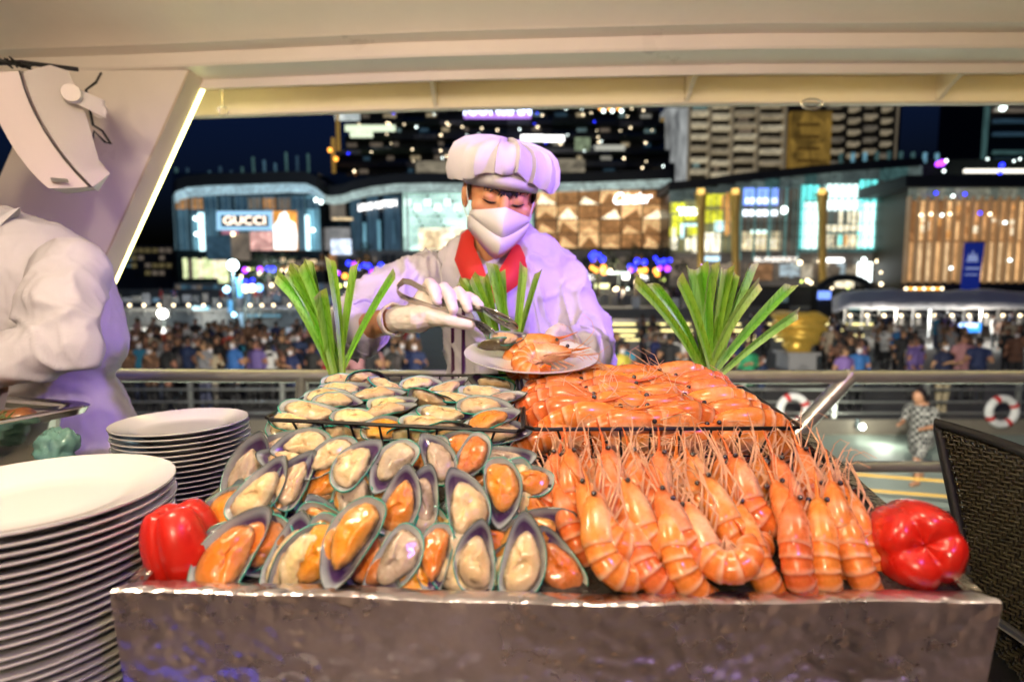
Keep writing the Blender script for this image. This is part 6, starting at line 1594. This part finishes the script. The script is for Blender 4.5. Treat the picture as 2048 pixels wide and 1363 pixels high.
# ---------------- gold sculpture on a white pedestal
gs = thing('gold_sculpture', 'polished gold swirl sculpture on a white pedestal among the crowd', 'sculpture', V((at(1593, 700, 21).x, 21, GZ)))
GOLD = M('gold', (.85, .55, .10), rough=.3, metal=.6, var=(4, .15), emit=((.8, .5, .08), .12)); c = at(1594, 668, 21)  # slight emission brightens gold that has little to reflect
R = []
for i in range(22):
    t = i / 21; z = -0.75 + 1.5 * t; w = .32 + .55 * sin(min(1, t * 1.05) * pi * .62); tw = t * 2.4; ring = []
    for k in range(40):
        a = 2 * pi * k / 40; rr_ = w * (1 + .13 * sin(t * 26 + a * 1.0) + .08 * sin(a * 2)) ; ring.append(c + V((rr_ * cos(a + tw) + .14 * sin(t * 3), rr_ * .8 * sin(a + tw), z + .12 * sin(a * 2 + tw) * t)))
    R.append(ring)
MB().rings(R).build('swirl', GOLD, gs, sharp=None)
pz = c.z - .7; MB().box((c.x, 21, (GZ + pz) / 2), (1.0, 1.0, pz - GZ)).build('pedestal', M('pedestal_white', (.55, .55, .55), rough=.5), gs, smooth=False); MB().box((c.x, 21, pz + .02), (1.2, 1.2, .1)).build('cap', MATS['pedestal_white'], gs, smooth=False)

# ---------------- steel pier fence with lifebuoys, rope lines
fn = thing('pier_fence', 'steel pier fence with posts and four horizontal rails', 'fence', V((0, 12.6, GZ)))
FST = M('fence_steel', (.7, .7, .64), rough=.35, metal=.85, var=(3, .15))
for z in (1.02, .66, .38, .12): 
    o = link('rail', MB().tube([(-30, 12.6, GZ + z), (0, 12.6, GZ + z), (30, 12.6, GZ + z)], .036 if z > 1 else .026, 8).mesh('rail', FST), fn)
for i in range(30):
    x = -30 + i * 2.07; o = bx('post', fn, V((x, 12.65, GZ + .52)), V((.09, .06, 1.04)), FST)
BUOY = M('lifebuoy_white', (.7, .7, .68), rough=.5); BRED = M('lifebuoy_red', (.5, .02, .02), rough=.5)
def buoy(px, py, Y, label):
    c = at(px, py, Y); t = thing('lifebuoy', label, 'lifebuoy', c - V((0, 0, .35)), 'lifebuoys on the pier fence')
    MB().tube([c + V((.29 * cos(a), 0, .29 * sin(a))) for a in [2 * pi * i / 32 for i in range(34)]], .085, 12).build('ring', BUOY, t)
    for k in range(4):
        a0 = k * pi / 2 + .5; MB().tube([c + V((.29 * cos(a0 + d), 0, .29 * sin(a0 + d))) for d in (-.16, 0, .16)], .089, 12).build('band', BRED, t)
buoy(2004, 822, 12.4, 'white and red lifebuoy on the fence beside the man in navy'); buoy(1586, 818, 12.4, 'white and red lifebuoy on the fence behind the diagonal rail post')
ROPE = M('yellow_rope', (.55, .33, .05), rough=.7)
for y_, lab in ((945, 'yellow barrier rope low above the pier floor, upper of the pair'), (975, 'yellow barrier rope low above the pier floor, lower of the pair')):
    tag(MB().tube([at(1500, y_ - 4, 8.2), at(1700, y_ + 2, 7.9), at(1880, y_ + 16, 7.6), at(2100, y_ + 36, 7.2)], .017, 6).build('rope', ROPE), lab, 'rope')
for px in (1800, 1990): point('canopy_light', at(px, 628, 31.5), 260, (1, .9, .75), .3)
# ---------------- trees with coloured lamps
LEAFD = M('tree_foliage', (.05, .075, .03), rough=.6, rand=.2)
BARK = M('bark', (.07, .05, .035), rough=.8)
def tree(px, py, Y, rw, rh, label, lights, seed):
    random.seed(seed); c = at(px, py, Y); t = thing('street_tree', label, 'tree', V((c.x, Y, CZ - 1.4)), 'street trees before the mall')
    MB().tube([V((c.x, Y, CZ - 1.5)), c + V((.05, 0, -rh * .3)), c + V((0, 0, rh * .5))], [.16, .11, .04], 8).build('trunk', BARK, t)
    mb = MB()
    for i in range(5):
        a = i * 1.25; mb = MB().tube([c + V((0, 0, -rh * .4)), c + V((cos(a) * rw * .35, sin(a) * rw * .35, 0)), c + V((cos(a) * rw * .8, sin(a) * rw * .8, rh * .35))], [.07, .05, .015], 5); mb.build('limb', BARK, t)
    mb = MB()
    cl = [c + V((random.gauss(0, .45) * rw, random.gauss(0, .45) * rw, random.gauss(0, .42) * rh)) for _ in range(16)]
    for i in range(1100):
        b = random.choice(cl); p = b + V((random.gauss(0, .2) * rw, random.gauss(0, .2) * rw, random.gauss(0, .17) * rh)); s = random.uniform(.07, .17)
        q = V((random.gauss(0, 1), random.gauss(0, 1), random.gauss(0, 1))).normalized(); w = q.orthogonal().normalized()
        mb.add([p - q * s, p + w * s * .5, p + q * s, p - w * s * .5], [(0, 1, 2, 3)])
    o = mb.build('crown', LEAFD, t, smooth=False)
    for (x, y, m) in lights: bulb(t, at(x, y, Y - rw * 1.0), random.uniform(.16, .26), m)
B_, P_2, O_ = BULBB, BULBP, BULBO
tree(722, 535, 50, 2.0, 1.8, 'dark tree hung with blue and orange lamps left of the chef', [(697, 526, B_), (708, 528, P_2), (716, 534, B_), (728, 530, B_), (737, 532, B_), (762, 531, B_), (745, 545, P_2), (676, 546, P_2), (690, 552, O_), (735, 558, O_), (768, 548, O_), (705, 541, B_), (752, 538, B_)], 1)
tree(535, 525, 50, 1.8, 1.6, 'dark tree with faint purple lamps before the poster wing', [(490, 540, P_2), (520, 538, P_2), (536, 537, B_), (546, 538, B_), (505, 560, B_), (492, 563, B_)], 2)
tree(1196, 525, 50, 1.5, 1.7, 'dark tree with blue lamps right of the chef', [(1182, 512, B_), (1188, 508, B_), (1198, 510, B_), (1205, 518, B_), (1186, 518, B_), (1184, 535, O_), (1207, 534, O_), (1192, 540, O_), (1208, 545, O_)], 3)
tree(1274, 525, 50, 1.5, 1.7, 'dark tree with blue lamps below the faceted copper front', [(1274, 522, B_), (1289, 524, B_), (1260, 532, B_), (1268, 537, B_), (1262, 540, P_2), (1280, 541, O_), (1290, 540, O_)], 4)
tree(1325, 525, 50, 1.5, 1.7, 'dark tree with blue and purple lamps by the glass pier', [(1311, 516, B_), (1318, 524, B_), (1328, 522, B_), (1340, 520, B_), (1320, 536, P_2), (1335, 537, P_2), (1312, 541, O_), (1315, 548, O_)], 5)
# loose globe lights of the plaza promenade
random.seed(9)
for i in range(60):
    px = random.choice([random.uniform(1160, 1345), random.uniform(1160, 1345), random.uniform(640, 780), random.uniform(1600, 1830), random.uniform(480, 620)]); py = random.uniform(538, 580)
    mm = random.choice([BULB, BULB, BULBW, BULB, gl('bulb_lime', (.75, .9, .2), 4)]); nm = {'lit_bulb_warm': 'warm', 'lit_bulb_white': 'white', 'lit_bulb_lime': 'lime green'}[mm.name]
    tag(bulb(None, at(px, py, 52 + random.uniform(-2, 2)), random.uniform(.09, .2), mm, 'globe_lamp'), 'tiny %s globe lamp glowing along the mall promenade' % nm, 'lamp', '%s globe lamps along the promenade' % nm)
for i, a in enumerate(((1168, 548, 1188, 560, WHT), (1246, 548, 1258, 558, WHT), (1190, 567, 1218, 576, LIME), (1284, 552, 1296, 560, WHT), (1214, 543, 1260, 548, SOFF))):
    t = thing('lit_sign', ['wide white lit sign beside the blue lamp tree right of the chef', 'small white lit sign between the lamp trees', 'lime green lit sign above the plaza steps', 'white lit sign under the middle lamp tree', 'long pale lit sign band between the lamp trees'][i], 'sign', at(a[0], 580, 52)); pane('sign_face', t, *a[:4], 52, a[4], .2); pane('sign_post', t, (a[0] + a[2]) / 2 - .7, a[3] + .3, (a[0] + a[2]) / 2 + .7, 612, 52.05, MULL, .1)
point('promenade_glow', at(1240, 552, 50), 900, (1, .85, .6), .6); point('promenade_glow', at(560, 560, 49), 700, (.75, .8, 1), .6)
# ================================================================= the crowd
CROWD = M('crowd_cloth', attr=True, rough=.75, rand=.12)
SK = (.36, .18, .10); HR = (.012, .01, .01)
def person_mesh(shirt, pants, pose, seed, female=False, mask=True, bag=None):
    mb = MB(); random.seed(seed); a = random.uniform(-.08, .08)
    mb.ell((0, 0, 1.57), (.085, .095, .115), col=SK); mb.ell((0, .02, 1.60), (.095, .10, .105), col=HR)
    if female: mb.cone((0, .06, 1.55), .085, (0, .08, 1.36), .06, col=HR)
    if mask: mb.ell((0, -.07, 1.53), (.06, .04, .045), col=(.6, .62, .66))
    mb.cone((0, 0, 1.48), .05, (0, 0, 1.40), .055, col=SK)
    mb.cone((-.13, 0, 1.36), .075, (.13, 0, 1.36), .075, col=shirt); mb.cone((0, 0, 1.30), .16, (0, 0, 1.02), .15, col=shirt); mb.cone((-.05, 0, .98), .14, (.05, 0, .98), .14, col=shirt)
    for s in (-1, 1):
        el = V((s * .26, .03, 1.10)); ha = V((s * .25, -.10, .88))
        if pose == 1: ha = V((s * .12, -.30, 1.25))
        if pose == 2 and s > 0: ha = V((.16, -.28, 1.45)); el = V((.26, -.10, 1.16))
        mb.cone((s * .19, 0, 1.35), .062, el, .052, col=shirt); mb.cone(el, .045, ha, .032, col=SK); mb.ell(ha + V((0, -.02, -.02)), (.035, .04, .05), col=SK)
        st_ = .16 * s if pose == 3 else .02 * s
        kn = V((s * .09, -st_ * .6 - .02, .50)); ft = V((s * .10, st_ * .9, .08))
        mb.cone((s * .085, 0, .92), .105, kn, .078, col=pants); mb.cone(kn, .072, ft, .055, col=pants); mb.cone(ft + V((0, .03, -.03)), .045, ft + V((0, -.13, -.035)), .04, col=(.05, .05, .05))
    if bag: mb.ell((0, .20, 1.2), (.14, .1, .2), col=bag)
    o = remesh(mb, 'person', CROWD, .03, 2, cols=True); me = o.data; bpy.data.objects.remove(o); return me
DK = (.02, .02, .022)
VARS = [('black top', (.015, .015, .017), DK, 0, 0), ('dark navy top', (.015, .025, .08), DK, 1, 0), ('white shirt', (.55, .54, .52), DK, 0, 1), ('grey shirt', (.2, .2, .21), (.05, .06, .1), 2, 0), ('blue shirt', (.03, .12, .35), DK, 0, 0),
        ('teal blue shirt', (.03, .2, .32), (.04, .05, .09), 1, 0), ('dusty pink top', (.42, .2, .2), DK, 0, 1), ('red shirt', (.4, .03, .03), DK, 3, 0), ('beige top', (.42, .34, .24), (.1, .09, .08), 2, 1), ('black top and backpack', (.02, .02, .02), DK, 3, 0),
        ('yellow shirt', (.5, .42, .06), DK, 0, 0), ('green shirt', (.02, .22, .1), DK, 1, 0), ('violet top', (.16, .1, .3), DK, 0, 1), ('brown top', (.14, .07, .04), DK, 2, 1)]
PMS = [person_mesh(v[1], v[2], v[3], i, bool(v[4]), i % 3 != 0, (.06, .05, .05) if 'backpack' in v[0] else None) for i, v in enumerate(VARS)]
def person(px, Y, vi, rz, zone, gz=None, sc=1.0, label=None):
    p = at(px, 700, Y); o = link('person', PMS[vi]); o.location = (p.x, Y, GZ if gz is None else gz); o.rotation_euler = (0, 0, rz); o.scale = (sc,) * 3
    lb = label or 'person in a %s %s' % (VARS[vi][0], zone); tag(o, lb, 'person', None if label else 'people in a %s %s' % (VARS[vi][0], zone)); return o
random.seed(44)
dens = [0, 1, 2, 3, 4, 5, 6, 0, 8, 9, 12, 13, 0, 1, 3, 9, 0, 1, 13, 7]
for i in range(130):
    row_ = i % 6; Y = [13.6, 14.8, 16.2, 18, 20.5, 24][row_] + random.uniform(-.7, .7); px = 226 + (i * 47.3 + row_ * 13) % 610 + random.uniform(-8, 8)
    person(px, Y, random.choice(dens), random.uniform(-1.2, 1.2) + (pi if random.random() < .4 else 0), 'in the dense crowd, %s row' % ['front', 'second', 'third', 'fourth', 'fifth', 'rear'][row_], None, random.uniform(.93, 1.06))
for i in range(80):
    row_ = i % 5; Y = [14.5, 17, 20, 24, 29][row_] + random.uniform(-1.2, 1.2); px = 1215 + (i * 71.7 + row_ * 29) % 830 + random.uniform(-8, 8)
    if 1540 < px < 1650 and Y < 24: px += 115
    person(px, Y, random.choice(dens), random.uniform(0, 6.28), 'on the plaza, %s' % ['close behind the fence', 'a few steps behind the fence', 'midway to the steps', 'nearer the lit steps', 'just before the lit steps'][row_], None, random.uniform(.93, 1.06))
for i in range(22):
    px = random.choice([random.uniform(1190, 1420), random.uniform(240, 640)]); person(px, random.uniform(49, 52), random.choice([0, 4, 7, 2, 6, 1]), random.uniform(0, 6.28), 'on the upper terrace', CZ - 1.4)
person(1243, 13.0, 10, .4, '', None, .97, 'person in a yellow shirt behind the arm of the chef')
person(1497, 13.0, 11, .2, '', None, 1.0, 'person in a green shirt and mask behind the pandan spray')
person(1690, 13.2, 12, .1, '', None, .92, 'person in a violet top right of the gold sculpture'); person(1718, 13.4, 4, -.2, '', None, .95, 'person in a blue shirt beside the violet top')
person(1640, 22.5, 2, 2.5, '', None, 1.05, 'person in a white shirt standing next to the gold sculpture'); person(1825, 15, 2, 1.4, '', None, 1.0, 'person in a white shirt seen side on before the canopy')
person(1525, 13.1, 1, 1.2, '', None, .82, 'person in a navy top bending behind the fence'); person(1340, 14.5, 0, 2.7, '', None, 1.05, 'person in black seen from behind near the pandan spray'); person(1372, 15, 9, 2.9, '', None, 1.0, 'person in black with backpack near the pandan spray')
# man in navy at the fence
nm = person_mesh((.012, .018, .045), (.30, .24, .16), 1, 91); o = link('person', nm); p = at(1882, 800, 13.0); o.location = (p.x, 13.0, GZ); o.rotation_euler = (0, 0, .25); o.scale = (1.02,) * 3; tag(o, 'man in navy t-shirt and khaki trousers standing behind the pier fence', 'person')
# woman in a checked shirt walking on the pier
pw_ = thing('person', 'woman in a black and white checked shirt walking on the pier', 'person', V((at(1838, 900, 9.3).x, 9.3, PZ)))
mb = MB(); mb.ell((0, -.10, 1.47), (.085, .1, .115), col=SK); mb.cone((0, -.05, 1.4), .05, (0, 0, 1.3), .055, col=SK); mb.cone((0, 0, 1.28), .13, (0, .04, .95), .13, col=SK)
for s in (-1, 1):
    mb.cone((s * .19, 0, 1.25), .055, (s * .24, -.05, 1.02), .045, col=SK); mb.cone((s * .24, -.05, 1.02), .04, (s * .17, -.28, .98), .03, col=SK); mb.ell((s * .17, -.31, .98), (.03, .05, .035), col=SK)
    mb.cone((s * .085, .04, .86), .10, (s * .10, -.06 - .14 * s, .47), .07, col=SK); mb.cone((s * .10, -.06 - .14 * s, .47), .062, (s * .10, .05 - .22 * s, .09), .045, col=SK); mb.cone((s * .1, .07 - .22 * s, .05), .042, (s * .1, -.10 - .22 * s, .045), .038, col=SK)
def rloc(o, me=None): o.matrix_parent_inverse = Matrix.Identity(4); return o
rloc(remesh(mb, 'body', M('crowd_skin', (.36, .18, .10), rough=.5), .02, 3, pw_))
mb = MB(); mb.ell((0, -.06, 1.50), (.098, .108, .115)); mb.cone((0, .03, 1.45), .085, (0, .06, 1.27), .06); rloc(mb.build('hair', HAIR, pw_))
CHK = M('checked_cotton', (.5, .5, .5), rough=.7); nt = CHK.node_tree; ck = nt.nodes.new('ShaderNodeTexChecker'); ck.inputs['Scale'].default_value = 17; ck.inputs[1].default_value = (.012, .012, .014, 1); ck.inputs[2].default_value = (.26, .26, .24, 1)
tcn = nt.nodes.new('ShaderNodeTexCoord'); nt.links.new(tcn.outputs['Object'], ck.inputs[0]); nt.links.new(ck.outputs[0], nt.nodes['Principled BSDF'].inputs['Base Color'])
mb = MB(); mb.cone((-.12, 0, 1.26), .08, (.12, 0, 1.26), .08); mb.cone((0, 0, 1.22), .165, (0, .03, .92), .175); mb.cone((0, .03, .92), .175, (0, .04, .72), .20)
for s in (-1, 1): mb.cone((s * .19, 0, 1.25), .072, (s * .245, -.04, 1.03), .068)
rloc(remesh(mb, 'checked_shirt', CHK, .018, 3, pw_)); pw_.rotation_euler = (0, 0, -1.15)
mb = MB()
for s in (-1, 1): mb.cone((s * .085, .04, .86), .115, (s * .10, -.05 - .12 * s, .52), .10)
rloc(remesh(mb, 'shorts', CHK, .018, 3, pw_))

# ================================================================= pieces of parts go one level deeper
def stem_(n): return n.split('.')[0]
def nest(root, table):
    kids = list(root.children)
    for ch in kids:
        want = table.get(stem_(ch.name))
        if not want: continue
        cands = [k for k in kids if stem_(k.name) == want]
        if not cands: continue
        k = min(cands, key=lambda q: (sum((V(c) for c in q.bound_box), V()) - sum((V(c) for c in ch.bound_box), V())).length)
        ch.parent = k; ch.matrix_parent_inverse = Matrix.Identity(4)
nest(chef, {'cuff': 'jacket', 'piping': 'jacket', 'placket_seam': 'jacket', 'collar': 'jacket', 'ear_loop': 'face_mask', 'glove_cuff': 'glove'})
nest(P2, {'cuff': 'jacket', 'collar': 'jacket'})
nest(sp, {'bracket_knob': 'bracket', 'bracket_arm': 'bracket', 'badge': 'grille', 'seam': 'shell'})
nest(tg, {'slotted_spoon': 'upper_arm', 'spoon': 'lower_arm'})
for o in list(COL.objects):
    if o.parent is None and stem_(o.name) == 'lifebuoy': nest(o, {'band': 'ring'})
